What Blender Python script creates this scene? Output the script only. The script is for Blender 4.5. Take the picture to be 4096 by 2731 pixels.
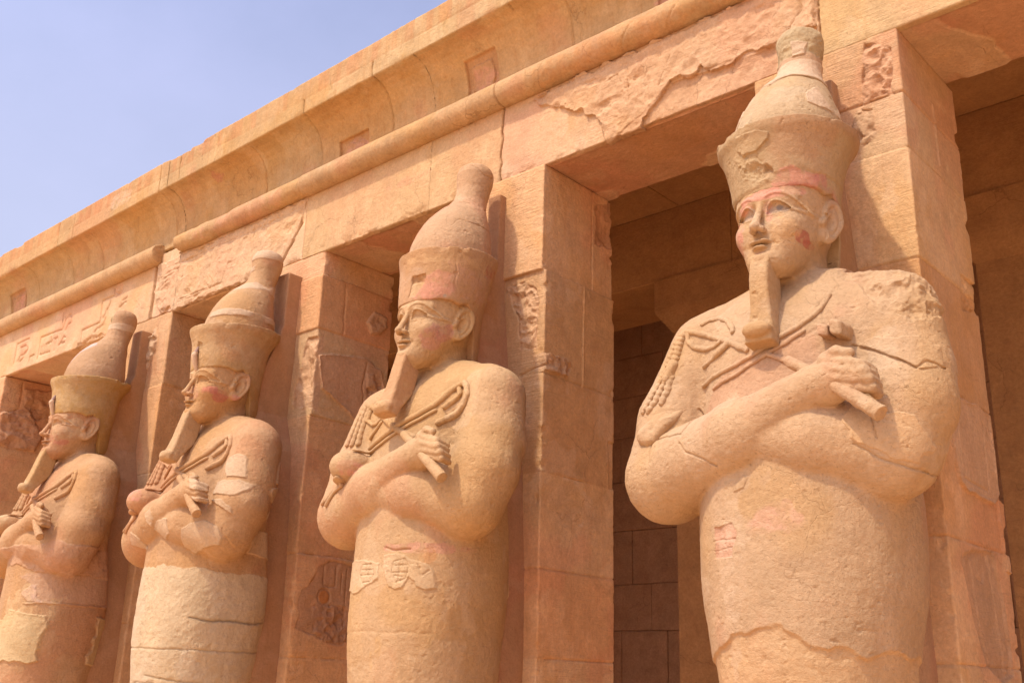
import bpy, math, random, os
import numpy as np
from concurrent.futures import ThreadPoolExecutor

# ------------------------------------------------------------------ scene, camera, light
for _o in list(bpy.data.objects):
    bpy.data.objects.remove(_o)
scn = bpy.context.scene
COL = scn.collection
ZC = 2.3                       # camera height above the terrace; every z below is measured from it
S = 3.2                        # spacing of the piers
rad = math.radians

cam_d = bpy.data.cameras.new('camera')
cam = bpy.data.objects.new('camera', cam_d)
COL.objects.link(cam)
cam_d.sensor_width = 36.0
cam_d.lens = 36.0 * 4100.67 / 4096.0
cam_d.clip_start = 0.05
cam_d.clip_end = 2000.0
_yaw, _pit, _rol = rad(47.41469), rad(18.28674), rad(1.90184)
_h = np.array([-math.cos(_yaw), math.sin(_yaw), 0.0])
_r = np.array([math.sin(_yaw), math.cos(_yaw), 0.0])
_z = np.array([0.0, 0.0, 1.0])
_f = _h * math.cos(_pit) + _z * math.sin(_pit)
_u = -_h * math.sin(_pit) + _z * math.cos(_pit)
_c, _s = math.cos(_rol), math.sin(_rol)
_R, _U = _c * _r + _s * _u, -_s * _r + _c * _u
import mathutils
_m = mathutils.Matrix(((_R[0], _U[0], -_f[0], 2.765), (_R[1], _U[1], -_f[1], -6.284),
                       (_R[2], _U[2], -_f[2], ZC), (0, 0, 0, 1)))
cam.matrix_world = _m
scn.camera = cam

SUNV = np.array([-0.20, -1.0, 1.72])      # direction towards the sun
SUNV = SUNV / np.linalg.norm(SUNV)
sun_d = bpy.data.lights.new('sun', 'SUN')
sun_d.energy = 4.1
sun_d.angle = rad(2.2)
sun_d.color = (1.0, 0.95, 0.87)
sun = bpy.data.objects.new('sun', sun_d)
COL.objects.link(sun)
sun.rotation_euler = mathutils.Vector(SUNV).to_track_quat('Z', 'Y').to_euler()

world = bpy.data.worlds.new("World")
scn.world = world
world.use_nodes = True
wn, wl = world.node_tree.nodes, world.node_tree.links
wn.clear()
_out = wn.new('ShaderNodeOutputWorld')
_bg = wn.new('ShaderNodeBackground')
_bg.inputs['Strength'].default_value = 0.15
_sky = wn.new('ShaderNodeTexSky')
_sky.sky_type = 'NISHITA'
_sky.sun_disc = False
_sky.sun_elevation = math.asin(SUNV[2])
_sky.sun_rotation = math.atan2(SUNV[0], SUNV[1])
_sky.altitude = 100
_sky.air_density = 1.0
_sky.dust_density = 2.0
_sky.ozone_density = 3.0
# thin high cloud veil: part of the sky itself
_tc = wn.new('ShaderNodeTexCoord')
_mp = wn.new('ShaderNodeMapping')
_mp.inputs['Scale'].default_value = (1.2, 2.4, 3.5)
_mp.inputs['Rotation'].default_value = (0.3, 0.2, 0.9)
_nz = wn.new('ShaderNodeTexNoise')
_nz.inputs['Scale'].default_value = 1.6
_nz.inputs['Detail'].default_value = 7
_nz.inputs['Roughness'].default_value = 0.55
_cr = wn.new('ShaderNodeValToRGB')
_cr.color_ramp.elements[0].position = 0.30
_cr.color_ramp.elements[0].color = (0.50, 0.50, 0.50, 1)
_cr.color_ramp.elements[1].position = 0.75
_cr.color_ramp.elements[1].color = (0.85, 0.85, 0.85, 1)
_mx = wn.new('ShaderNodeMix')
_mx.data_type = 'RGBA'
_mx.inputs[7].default_value = (3.85, 4.15, 6.8, 1)
wl.new(_tc.outputs['Generated'], _mp.inputs['Vector'])
wl.new(_mp.outputs['Vector'], _nz.inputs['Vector'])
wl.new(_nz.outputs['Fac'], _cr.inputs['Fac'])
wl.new(_cr.outputs['Color'], _mx.inputs[0])
wl.new(_sky.outputs['Color'], _mx.inputs[6])
# paler haze lower down
_sx = wn.new('ShaderNodeSeparateXYZ'); _mr = wn.new('ShaderNodeMapRange')
_mr.inputs['From Min'].default_value = 0.66; _mr.inputs['From Max'].default_value = 0.22
_mr.inputs['To Min'].default_value = 0.0; _mr.inputs['To Max'].default_value = 0.75
wl.new(_tc.outputs['Generated'], _sx.inputs[0]); wl.new(_sx.outputs['Z'], _mr.inputs['Value'])
_hz = wn.new('ShaderNodeMix'); _hz.data_type = 'RGBA'; _hz.inputs[7].default_value = (5.3, 5.6, 7.1, 1)
wl.new(_mr.outputs[0], _hz.inputs[0]); wl.new(_mx.outputs[2], _hz.inputs[6])
# hazy air brightens towards the sun
_vd = wn.new('ShaderNodeVectorMath'); _vd.operation = 'DOT_PRODUCT'
_vd.inputs[1].default_value = tuple(SUNV)
_nm = wn.new('ShaderNodeVectorMath'); _nm.operation = 'NORMALIZE'
wl.new(_tc.outputs['Generated'], _nm.inputs[0])
wl.new(_nm.outputs[0], _vd.inputs[0])
_mc = wn.new('ShaderNodeMath'); _mc.operation = 'MAXIMUM'; _mc.inputs[1].default_value = 0.0
_pw = wn.new('ShaderNodeMath'); _pw.operation = 'POWER'; _pw.inputs[1].default_value = 4.0
_ma = wn.new('ShaderNodeMath'); _ma.operation = 'MULTIPLY_ADD'; _ma.inputs[1].default_value = 4.0; _ma.inputs[2].default_value = 1.0
wl.new(_vd.outputs['Value'], _mc.inputs[0]); wl.new(_mc.outputs[0], _pw.inputs[0]); wl.new(_pw.outputs[0], _ma.inputs[0])
_gl = wn.new('ShaderNodeVectorMath'); _gl.operation = 'SCALE'
wl.new(_hz.outputs[2], _gl.inputs[0]); wl.new(_ma.outputs[0], _gl.inputs['Scale'])
wl.new(_gl.outputs[0], _bg.inputs['Color'])
wl.new(_bg.outputs['Background'], _out.inputs['Surface'])

scn.view_settings.view_transform = 'Standard'
scn.view_settings.look = 'None'
scn.view_settings.exposure = -0.1
scn.view_settings.gamma = 1.0
scn.cycles.max_bounces = 8
scn.cycles.diffuse_bounces = 5
try:
    scn.cycles.use_denoising = True
except Exception:
    pass
# ------------------------------------------------------------------ numeric helpers (numpy only)
F4 = np.float32
_rng = np.random.RandomState(7)
_T = _rng.rand(64 * 64 * 64).astype(F4) * 2 - 1


def noise(x, y, z, f, s=0):
    """value noise, about -1..1, f cells per metre"""
    x = x * F4(f) + F4(17.3 + s * 5.17)
    y = y * F4(f) + F4(31.7 + s * 3.71)
    z = z * F4(f) + F4(47.9 + s * 7.93)
    xf, yf, zf = np.floor(x), np.floor(y), np.floor(z)
    u, v, w = x - xf, y - yf, z - zf
    u = u * u * (3 - 2 * u); v = v * v * (3 - 2 * v); w = w * w * (3 - 2 * w)
    x0 = xf.astype(np.int32) & 63; x1 = (x0 + 1) & 63
    y0 = (yf.astype(np.int32) & 63) << 6; y1 = (y0 + 64) & 4095
    z0 = (zf.astype(np.int32) & 63) << 12; z1 = (z0 + 4096) & 262143
    a = _T[x0 + y0 + z0]; a = a + u * (_T[x1 + y0 + z0] - a)
    b = _T[x0 + y1 + z0]; b = b + u * (_T[x1 + y1 + z0] - b)
    a = a + v * (b - a)
    c = _T[x0 + y0 + z1]; c = c + u * (_T[x1 + y0 + z1] - c)
    b = _T[x0 + y1 + z1]; b = b + u * (_T[x1 + y1 + z1] - b)
    c = c + v * (b - c)
    return a + w * (c - a)


def fbm(x, y, z, f, o=3, s=0):
    r = 0; a = 1.0; t = 0.0
    for k in range(o):
        r = r + F4(a) * noise(x, y, z, f * 2 ** k, s + k * 11)
        t += a; a *= 0.5
    return r * F4(1 / t)


def sstep(a, b, x):
    t = np.clip((x - F4(a)) / F4(b - a), 0, 1)
    return t * t * (3 - 2 * t)


def smin(a, b, k):
    h = np.clip(0.5 + 0.5 * (b - a) / F4(k), 0, 1)
    return b + h * (a - b) - F4(k) * h * (1 - h)


def smax(a, b, k):
    return -smin(-a, -b, k)


def cap(x, y, z, a, b, ra, rb):
    """tapered capsule"""
    bx, by, bz = b[0] - a[0], b[1] - a[1], b[2] - a[2]
    L = bx * bx + by * by + bz * bz
    px, py, pz = x - F4(a[0]), y - F4(a[1]), z - F4(a[2])
    t = np.clip((px * F4(bx) + py * F4(by) + pz * F4(bz)) * F4(1 / L), 0, 1)
    px = px - t * F4(bx); py = py - t * F4(by); pz = pz - t * F4(bz)
    return np.sqrt(px * px + py * py + pz * pz) - (F4(ra) + t * F4(rb - ra))


def ell(x, y, z, c, r):
    px, py, pz = x - F4(c[0]), y - F4(c[1]), z - F4(c[2])
    k0 = np.sqrt((px / F4(r[0])) ** 2 + (py / F4(r[1])) ** 2 + (pz / F4(r[2])) ** 2)
    k1 = np.sqrt((px / F4(r[0] ** 2)) ** 2 + (py / F4(r[1] ** 2)) ** 2 + (pz / F4(r[2] ** 2)) ** 2)
    return k0 * (k0 - 1) / (k1 + F4(1e-6))


def loft(x, y, z, tab, n=2.0):
    """vertical body whose section at height z is a superellipse: rows (z, rx, ry, yc)"""
    t = np.asarray(tab, dtype=np.float64)
    zz = np.clip(z, t[0, 0], t[-1, 0])
    rx = pchip(zz, t[:, 0], t[:, 1]); ry = pchip(zz, t[:, 0], t[:, 2]); yc = pchip(zz, t[:, 0], t[:, 3])
    px, py = np.abs(x) / rx, np.abs(y - yc) / ry
    if n == 2.0:
        k0 = np.sqrt(px * px + py * py)
    else:
        k0 = (px ** F4(n) + py ** F4(n)) ** F4(1 / n)
    k1 = np.sqrt((px / rx) ** 2 + (py / ry) ** 2) + F4(1e-6)
    d = (k0 - 1) * np.maximum(np.minimum(k0 / k1, 0.6), 0.02)
    return smax(smax(d, z - F4(t[-1, 0]), 0.01), F4(t[0, 0]) - z, 0.01)


def pchip(v, xs, ys):
    """smooth (Catmull-Rom, monotone-limited) 1-D interpolation"""
    xs = np.asarray(xs); ys = np.asarray(ys)
    h = np.diff(xs); dl = np.diff(ys) / h
    m = np.zeros(len(xs)); m[0] = dl[0]; m[-1] = dl[-1]
    for i in range(1, len(xs) - 1):
        m[i] = 0 if dl[i - 1] * dl[i] <= 0 else 2 * dl[i - 1] * dl[i] / (dl[i - 1] + dl[i])
    i = np.clip(np.searchsorted(xs, v) - 1, 0, len(xs) - 2)
    t = ((v - xs[i]) / h[i])
    r = ys[i] * (1 + 2 * t) * (1 - t) ** 2 + h[i] * m[i] * t * (1 - t) ** 2 + ys[i + 1] * t * t * (3 - 2 * t) + h[i] * m[i + 1] * t * t * (t - 1)
    return r.astype(F4)


def rbox(x, y, z, lo, hi, r=0.0):
    cx, cy, cz = [(a + b) / 2 for a, b in zip(lo, hi)]
    hx, hy, hz = [(b - a) / 2 - r for a, b in zip(lo, hi)]
    qx, qy, qz = np.abs(x - F4(cx)) - F4(hx), np.abs(y - F4(cy)) - F4(hy), np.abs(z - F4(cz)) - F4(hz)
    o = np.sqrt(np.maximum(qx, 0) ** 2 + np.maximum(qy, 0) ** 2 + np.maximum(qz, 0) ** 2)
    return o + np.minimum(np.maximum(qx, np.maximum(qy, qz)), 0) - F4(r)


def poly2(u, v, P):
    """signed distance to a closed polygon (negative inside)"""
    P = np.asarray(P, dtype=np.float64)
    d = np.full(u.shape, 1e9, F4); ins = np.zeros(u.shape, bool)
    n = len(P)
    for i in range(n):
        a, b = P[i], P[(i + 1) % n]
        ex, ey = b - a
        wx, wy = u - F4(a[0]), v - F4(a[1])
        t = np.clip((wx * F4(ex) + wy * F4(ey)) / F4(ex * ex + ey * ey + 1e-12), 0, 1)
        d = np.minimum(d, (wx - t * F4(ex)) ** 2 + (wy - t * F4(ey)) ** 2)
        c = (a[1] > v) != (b[1] > v)
        if ey != 0:
            ins ^= c & (u < F4(ex / ey) * (v - F4(a[1])) + F4(a[0]))
    d = np.sqrt(d)
    return np.where(ins, -d, d)


def line2(u, v, P):
    """distance to an open polyline"""
    d = np.full(u.shape, 1e9, F4)
    for a, b in zip(P[:-1], P[1:]):
        ex, ey = b[0] - a[0], b[1] - a[1]
        wx, wy = u - F4(a[0]), v - F4(a[1])
        t = np.clip((wx * F4(ex) + wy * F4(ey)) / F4(ex * ex + ey * ey + 1e-12), 0, 1)
        d = np.minimum(d, (wx - t * F4(ex)) ** 2 + (wy - t * F4(ey)) ** 2)
    return np.sqrt(d)


def line3(x, y, z, P, R):
    d = None
    for k in range(len(P) - 1):
        e = cap(x, y, z, P[k], P[k + 1], R[k], R[k + 1])
        d = e if d is None else np.minimum(d, e)
    return d


_OFF = np.array([[i, j, k] for i in (0, 1) for j in (0, 1) for k in (0, 1)])
_EDG = [(a, b) for a in range(8) for b in range(a + 1, 8) if np.abs(_OFF[a] - _OFF[b]).sum() == 1]


def surface(fn, lo, hi, h, B=8, slack=1.7):
    """sparse surface nets of fn(x,y,z) < 0; returns vertices, quads"""
    lo = np.asarray(lo, float); hi = np.asarray(hi, float)
    nb = np.ceil((hi - lo) / (h * B)).astype(int)
    N = nb * B + 2
    g = [np.arange(n) for n in nb]
    bi = np.stack(np.meshgrid(*g, indexing='ij'), -1).reshape(-1, 3)
    c = lo + (bi + 0.5) * B * h
    keep = []
    for s in range(0, len(c), 60000):
        q = c[s:s + 60000].astype(F4)
        keep.append(np.abs(fn(q[:, 0], q[:, 1], q[:, 2])) < B * h * 0.87 * slack)
    bi = bi[np.concatenate(keep)]
    r = np.arange(B + 1)
    gi, gj, gk = [a.reshape(1, -1) for a in np.meshgrid(r, r, r, indexing='ij')]

    def job(sub):
        ox = sub[:, :1] * B + gi; oy = sub[:, 1:2] * B + gj; oz = sub[:, 2:3] * B + gk
        v = fn((lo[0] + ox * h).astype(F4).ravel(), (lo[1] + oy * h).astype(F4).ravel(), (lo[2] + oz * h).astype(F4).ravel())
        v = v.reshape(len(sub), B + 1, B + 1, B + 1)
        v = np.where(v == 0, F4(1e-7), v)
        neg = v < 0
        cs = np.stack([neg[:, a:B + a, b:B + b, d:B + d] for a, b, d in _OFF], -1)
        n = cs.sum(-1)
        act = np.argwhere((n > 0) & (n < 8))
        verts = np.zeros((0, 3)); cid = np.zeros(0, np.int64)
        if len(act):
            bb, i, j, k = act.T
            cv = np.stack([v[bb, i + a, j + b, k + d] for a, b, d in _OFF], -1)
            acc = np.zeros((len(act), 3)); cnt = np.zeros(len(act))
            for a, b in _EDG:
                va, vb = cv[:, a], cv[:, b]
                m = (va < 0) != (vb < 0)
                t = np.where(m, va / np.where(m, va - vb, 1), 0)
                acc += m[:, None] * (_OFF[a] + t[:, None] * (_OFF[b] - _OFF[a])); cnt += m
            base = sub[bb] * B + act[:, 1:]
            verts = lo + (base + acc / cnt[:, None]) * h
            cid = (base[:, 0] * N[1] + base[:, 1]) * N[2] + base[:, 2]
        fs = []
        for ax in range(3):
            sl0 = [slice(None)] + [slice(0, B)] * 3
            sl1 = list(sl0); sl1[1 + ax] = slice(1, B + 1)
            a_, b_ = neg[tuple(sl0)], neg[tuple(sl1)]
            e = np.argwhere(a_ != b_)
            if len(e):
                base = sub[e[:, 0]] * B + e[:, 1:]
                fl = a_[tuple(e.T)]
                u, w = (ax + 1) % 3, (ax + 2) % 3
                q = []
                for du, dw in ((-1, -1), (0, -1), (0, 0), (-1, 0)):
                    p = base.copy(); p[:, u] += du; p[:, w] += dw
                    q.append(np.where((p < 0).any(1), -1, (p[:, 0] * N[1] + p[:, 1]) * N[2] + p[:, 2]))
                q = np.stack(q, -1)
                q[~fl] = q[~fl][:, ::-1]
                fs.append(q)
        return verts, cid, (np.concatenate(fs) if fs else np.zeros((0, 4), np.int64))

    subs = [bi[s:s + 220] for s in range(0, len(bi), 220)]
    with ThreadPoolExecutor(4) as ex:
        res = list(ex.map(job, subs))
    V = np.concatenate([r_[0] for r_ in res]); I = np.concatenate([r_[1] for r_ in res]); Q = np.concatenate([r_[2] for r_ in res])
    o = np.argsort(I); I = I[o]; V = V[o]
    pos = np.searchsorted(I, Q); pos = np.clip(pos, 0, len(I) - 1)
    ok = (I[pos] == Q).all(1)
    Q = pos[ok]
    # slide the vertices onto the surface
    def proj(s):
        p = V[s].astype(F4); e = F4(h * 0.45)
        x, y, z = p[:, 0], p[:, 1], p[:, 2]
        d = fn(x, y, z)
        gx = fn(x + e, y, z) - fn(x - e, y, z); gy = fn(x, y + e, z) - fn(x, y - e, z); gz = fn(x, y, z + e) - fn(x, y, z - e)
        G = np.stack([gx, gy, gz], -1) / (2 * e)
        st = -d[:, None] * G / (np.sum(G * G, 1, keepdims=True) + 0.05)
        L = np.linalg.norm(st, axis=1, keepdims=True)
        return p + st * np.minimum(1, 0.5 * h / (L + 1e-9))
    with ThreadPoolExecutor(4) as ex:
        V = np.concatenate(list(ex.map(proj, [slice(s, s + 40000) for s in range(0, len(V), 40000)])))
    return V, Q
# ------------------------------------------------------------------ materials
def nnode(nt, t, **kw):
    n = nt.nodes.new(t)
    for k, v in kw.items():
        setattr(n, k, v)
    return n


def stone(name, base=None, attr=False, rough=0.92, var=0.20, grain=0.5, chisel=0.0, pits=0.3, streak=0.0, warm=(0.50, 0.25, 0.12), scale=1.0, spec=0.15, crack=0.45):
    """weathered sandstone: base colour (or the vertex colour layer 'tint') broken up by several noises, with pitted and tooled bump"""
    m = bpy.data.materials.new(name)
    m.use_nodes = True
    nt = m.node_tree
    nt.nodes.clear()
    L = nt.links.new
    out = nnode(nt, 'ShaderNodeOutputMaterial')
    bs = nnode(nt, 'ShaderNodeBsdfPrincipled')
    bs.inputs['Roughness'].default_value = rough
    bs.inputs['Specular IOR Level'].default_value = spec
    L(bs.outputs[0], out.inputs[0])
    geo = nnode(nt, 'ShaderNodeNewGeometry')

    def mapped(sc):
        mp = nnode(nt, 'ShaderNodeMapping')
        mp.inputs['Scale'].default_value = sc
        L(geo.outputs['Position'], mp.inputs['Vector'])
        return mp.outputs[0]

    def nz(vec, s, det=5, ro=0.6, dist=0.0):
        n = nnode(nt, 'ShaderNodeTexNoise')
        n.inputs['Scale'].default_value = s
        n.inputs['Detail'].default_value = det
        n.inputs['Roughness'].default_value = ro
        n.inputs['Distortion'].default_value = dist
        L(vec, n.inputs['Vector'])
        return n.outputs['Fac']

    def ramp(f, a, b, ca=(0, 0, 0, 1), cb=(1, 1, 1, 1)):
        r = nnode(nt, 'ShaderNodeValToRGB')
        r.color_ramp.elements[0].position = a; r.color_ramp.elements[0].color = ca
        r.color_ramp.elements[1].position = b; r.color_ramp.elements[1].color = cb
        L(f, r.inputs['Fac'])
        return r.outputs['Color']

    def mix(kind, fac, a, b):
        x = nnode(nt, 'ShaderNodeMix', data_type='RGBA', blend_type=kind)
        for s, v in ((0, fac), (6, a), (7, b)):
            if hasattr(v, 'is_linked') or hasattr(v, 'links'):
                L(v, x.inputs[s])
            elif s == 0:
                x.inputs[0].default_value = v
            else:
                x.inputs[s].default_value = (*v[:3], 1)
        return x.outputs[2]

    def mth(op, a, b=None):
        x = nnode(nt, 'ShaderNodeMath', operation=op)
        for s, v in ((0, a), (1, b)):
            if v is None:
                continue
            if hasattr(v, 'links'):
                L(v, x.inputs[s])
            else:
                x.inputs[s].default_value = v
        return x.outputs[0]

    iso = mapped((1, 1, 1))
    if attr:
        at = nnode(nt, 'ShaderNodeAttribute', attribute_name='tint')
        c = at.outputs['Color']
    else:
        c = mix('MIX', 0.0, base, base)
    big = nz(iso, 0.9 * scale, 6, 0.62, 0.4)
    mid = nz(iso, 4.5 * scale, 6, 0.65, 0.3)
    fine = nz(iso, 38 * scale, 4, 0.7)
    # broad hue drift and blotches
    c = mix('MIX', mth('MULTIPLY', ramp(big, .42, .66), var * 1.5), c, mix('MULTIPLY', 1.0, c, (1.0, .88, .76)))
    lo = 1 - var * 0.85; hi = 1 + var * 0.45
    c = mix('MULTIPLY', 1.0, c, ramp(mid, .30, .70, (lo, lo * .985, lo * .96, 1), (hi, hi, hi, 1)))
    lo = 1 - var * 0.8; hi = 1 + var * 0.5
    c = mix('MULTIPLY', 1.0, c, ramp(fine, .30, .70, (lo, lo, lo, 1), (hi, hi, hi, 1)))
    # small dark pores
    por = nz(mapped((1, 1, 1.6)), 70 * scale, 3, 0.6)
    pm = mth('MULTIPLY', ramp(por, .33, .37, (1, 1, 1, 1), (0, 0, 0, 1)), ramp(mid, .40, .60))
    c = mix('MIX', mth('MULTIPLY', pm, pits), c, mix('MULTIPLY', 1.0, c, (.48, .42, .38)))
    if streak:
        sv = nz(mapped((9, 9, .55)), 2.2, 5, 0.65)
        c = mix('MIX', mth('MULTIPLY', ramp(sv, .50, .68), streak), c, mix('MULTIPLY', 1.0, c, (.86, .66, .50)))
    # hairline cracks
    wv = nnode(nt, 'ShaderNodeVectorMath', operation='ADD')
    nw = nnode(nt, 'ShaderNodeTexNoise'); nw.inputs['Scale'].default_value = 3.0; nw.inputs['Detail'].default_value = 6
    L(iso, nw.inputs['Vector'])
    sw = nnode(nt, 'ShaderNodeVectorMath', operation='SCALE'); sw.inputs['Scale'].default_value = 0.55
    L(nw.outputs['Color'], sw.inputs[0]); L(iso, wv.inputs[0]); L(sw.outputs[0], wv.inputs[1])
    vo = nnode(nt, 'ShaderNodeTexVoronoi', feature='DISTANCE_TO_EDGE'); vo.inputs['Scale'].default_value = 1.5
    L(wv.outputs[0], vo.inputs['Vector'])
    ck = mth('MULTIPLY', ramp(vo.outputs['Distance'], .0, .0075, (1, 1, 1, 1), (0, 0, 0, 1)), ramp(nz(iso, 1.1, 3, .5), .50, .60))
    ck = mth('MULTIPLY', ck, crack)
    c = mix('MIX', ck, c, mix('MULTIPLY', 1.0, c, (.52, .46, .42)))
    L(c, bs.inputs['Base Color'])
    # bump
    h = mth('MULTIPLY', nz(iso, 12 * scale, 7, 0.66), 0.65)
    h = mth('ADD', h, mth('MULTIPLY', nz(iso, 42 * scale, 4, 0.68), 0.55 * grain))
    h = mth('ADD', h, mth('MULTIPLY', nz(iso, 130 * scale, 3, 0.7), 0.32 * grain))
    h = mth('SUBTRACT', h, mth('MULTIPLY', pm, 0.28 * pits))
    if chisel:
        # tooling: short slanted strokes, strongest in some places
        ch = nz(mapped((5, 5, 62)), 1.0, 4, 0.62, 0.8)
        ch2 = nz(mapped((70, 9, 14)), 1.0, 3, 0.6, 0.4)
        sel = ramp(nz(iso, 1.3, 3, .5), .40, .60)
        h = mth('ADD', h, mth('MULTIPLY', mth('MULTIPLY', ch, chisel), mth('ADD', mth('MULTIPLY', sel, .8), .25)))
        h = mth('ADD', h, mth('MULTIPLY', ch2, chisel * .30))
    h = mth('SUBTRACT', h, mth('MULTIPLY', ck, .5))
    bp = nnode(nt, 'ShaderNodeBump')
    bp.inputs['Strength'].default_value = 1.0
    bp.inputs['Distance'].default_value = 0.018
    L(h, bp.inputs['Height'])
    L(bp.outputs[0], bs.inputs['Normal'])
    return m


# ------------------------------------------------------------------ objects
def mesh_from(name, V, Q, mat, col=None, smooth=True):
    me = bpy.data.meshes.new(name)
    me.vertices.add(len(V)); me.vertices.foreach_set('co', np.ascontiguousarray(V, dtype=F4).ravel())
    k = Q.shape[1]
    me.loops.add(len(Q) * k); me.loops.foreach_set('vertex_index', np.ascontiguousarray(Q, dtype=np.int32).ravel())
    me.polygons.add(len(Q)); me.polygons.foreach_set('loop_start', np.arange(0, len(Q) * k, k, dtype=np.int32))
    if smooth:
        me.polygons.foreach_set('use_smooth', np.ones(len(Q), bool))
    me.update(calc_edges=True)
    me.validate()
    if col is not None:
        a = me.color_attributes.new('tint', 'FLOAT_COLOR', 'POINT')
        a.data.foreach_set('color', np.concatenate([col, np.ones((len(col), 1))], 1).astype(F4).ravel())
    me.materials.append(mat)
    return me


def link(name, me, parent=None, loc=(0, 0, 0)):
    o = bpy.data.objects.new(name, me)
    COL.objects.link(o)
    o.location = loc
    if parent is not None:
        o.parent = parent
    return o


def tag(o, label=None, cat=None, group=None, kind=None):
    if label: o['label'] = label
    if cat: o['category'] = cat
    if group: o['group'] = group
    if kind: o['kind'] = kind
    return o


def empty(name, loc):
    o = bpy.data.objects.new(name, None)
    COL.objects.link(o)
    o.location = loc
    o.empty_display_size = 0.2
    return o


def sculpt(name, fn, lo, hi, h, mat, colfn=None, parent=None, loc=(0, 0, 0), slack=1.7):
    V, Q = surface(fn, lo, hi, h, slack=slack)
    c = colfn(V[:, 0].astype(F4), V[:, 1].astype(F4), V[:, 2].astype(F4)) if colfn else None
    return link(name, mesh_from(name, V, Q, mat, c), parent, loc)


def boxes_mesh(name, blist, mat, bevel=0.006):
    """several boxes (lo, hi) bevelled into one mesh"""
    import bmesh
    bm = bmesh.new()
    for lo, hi in blist:
        vs = [bm.verts.new([(lo, hi)[b][i] for i, b in enumerate(t)]) for t in ((0, 0, 0), (1, 0, 0), (1, 1, 0), (0, 1, 0), (0, 0, 1), (1, 0, 1), (1, 1, 1), (0, 1, 1))]
        for f in ((0, 3, 2, 1), (4, 5, 6, 7), (0, 1, 5, 4), (1, 2, 6, 5), (2, 3, 7, 6), (3, 0, 4, 7)):
            bm.faces.new([vs[i] for i in f])
    if bevel:
        bmesh.ops.bevel(bm, geom=list(bm.edges), offset=bevel, segments=1, affect='EDGES')
    me = bpy.data.meshes.new(name)
    bm.to_mesh(me); bm.free()
    me.materials.append(mat)
    return me
# ------------------------------------------------------------------ building: signed distance functions (z from camera height)
HW = 0.5575      # half width of a pier
PD = 0.955       # depth of a pier
ZS = 4.44        # soffit of the architrave


def mat_all():
    return dict(
        pier=stone('pier_sandstone', attr=True, chisel=0.55, pits=.45, var=.19, streak=.22),
        lintel=stone('lintel_sandstone', attr=True, chisel=0.40, pits=.5, var=.18, streak=.15),
        cornice=stone('cornice_sandstone', attr=True, chisel=0.22, pits=.3, streak=.35, var=.20),
        statue=stone('painted_limestone', attr=True, chisel=0.14, pits=.45, var=.14, grain=.7, streak=.10, crack=.22),
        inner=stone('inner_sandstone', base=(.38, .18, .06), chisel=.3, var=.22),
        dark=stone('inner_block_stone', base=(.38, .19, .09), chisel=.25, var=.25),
        ground=stone('terrace_paving', base=(.76, .50, .29), var=.15, scale=.5),
    )


MAT = mat_all()
C_PIER = np.array([.60, .338, .150])
C_LINT = np.array([.60, .36, .178])
C_CORN = np.array([.475, .285, .117])
C_STAT = np.array([.62, .375, .205])


def tintmap(base):
    def f(x, y, z):
        c = np.repeat(base[None], len(x), 0)
        return c
    return f


XL, XR = -21.0, 5.2


CAV = [(0.0, 5.40), (0.0, 5.62), (-.020, 5.74), (-.052, 5.84), (-.105, 5.94), (-.165, 6.005), (-.235, 6.045), (-.31, 6.063), (-.352, 6.066),
       (-.358, 6.49), (.95, 6.50), (.95, 5.40)]


# ------------------------------------------------------------------ statue: signed distance functions
TORSO = [(-2.25, .37, .42, -.72), (-1.6, .39, .42, -.70), (-0.8, .44, .48, -.67), (-0.3, .495, .53, -.665), (0.2, .545, .58, -.665),
         (0.6, .585, .59, -.645), (0.95, .60, .575, -.635), (1.3, .61, .57, -.63), (1.7, .63, .51, -.60), (2.0, .65, .465, -.585),
         (2.2, .61, .40, -.565), (2.36, .52, .30, -.55), (2.46, .34, .2, -.56)]
TORSO_A = [r if not (0 < r[0] < 1) else (r[0], r[1] + (.0 if r[0] < .5 else .035), r[2], r[3] - .005) for r in TORSO]
NECK = [(2.2, .20, .24, -.60), (2.42, .195, .225, -.62), (2.6, .19, .22, -.64), (2.8, .19, .2, -.64)]


def sd_chest(x, y, z, st):
    d = loft(x, y, z, TORSO_A if st['first'] else TORSO, 2.25)
    d = smax(d, y - np.interp(z, [.2, .9, 1.35], [-.12, -.24, -.37]).astype(F4), .08)
    d = smin(d, cap(x, y, z, (-.5, -.61, 2.175), (.5, -.61, 2.175), .228, .228), .07)
    return smin(d, loft(x, y, z, NECK), .06)


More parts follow.
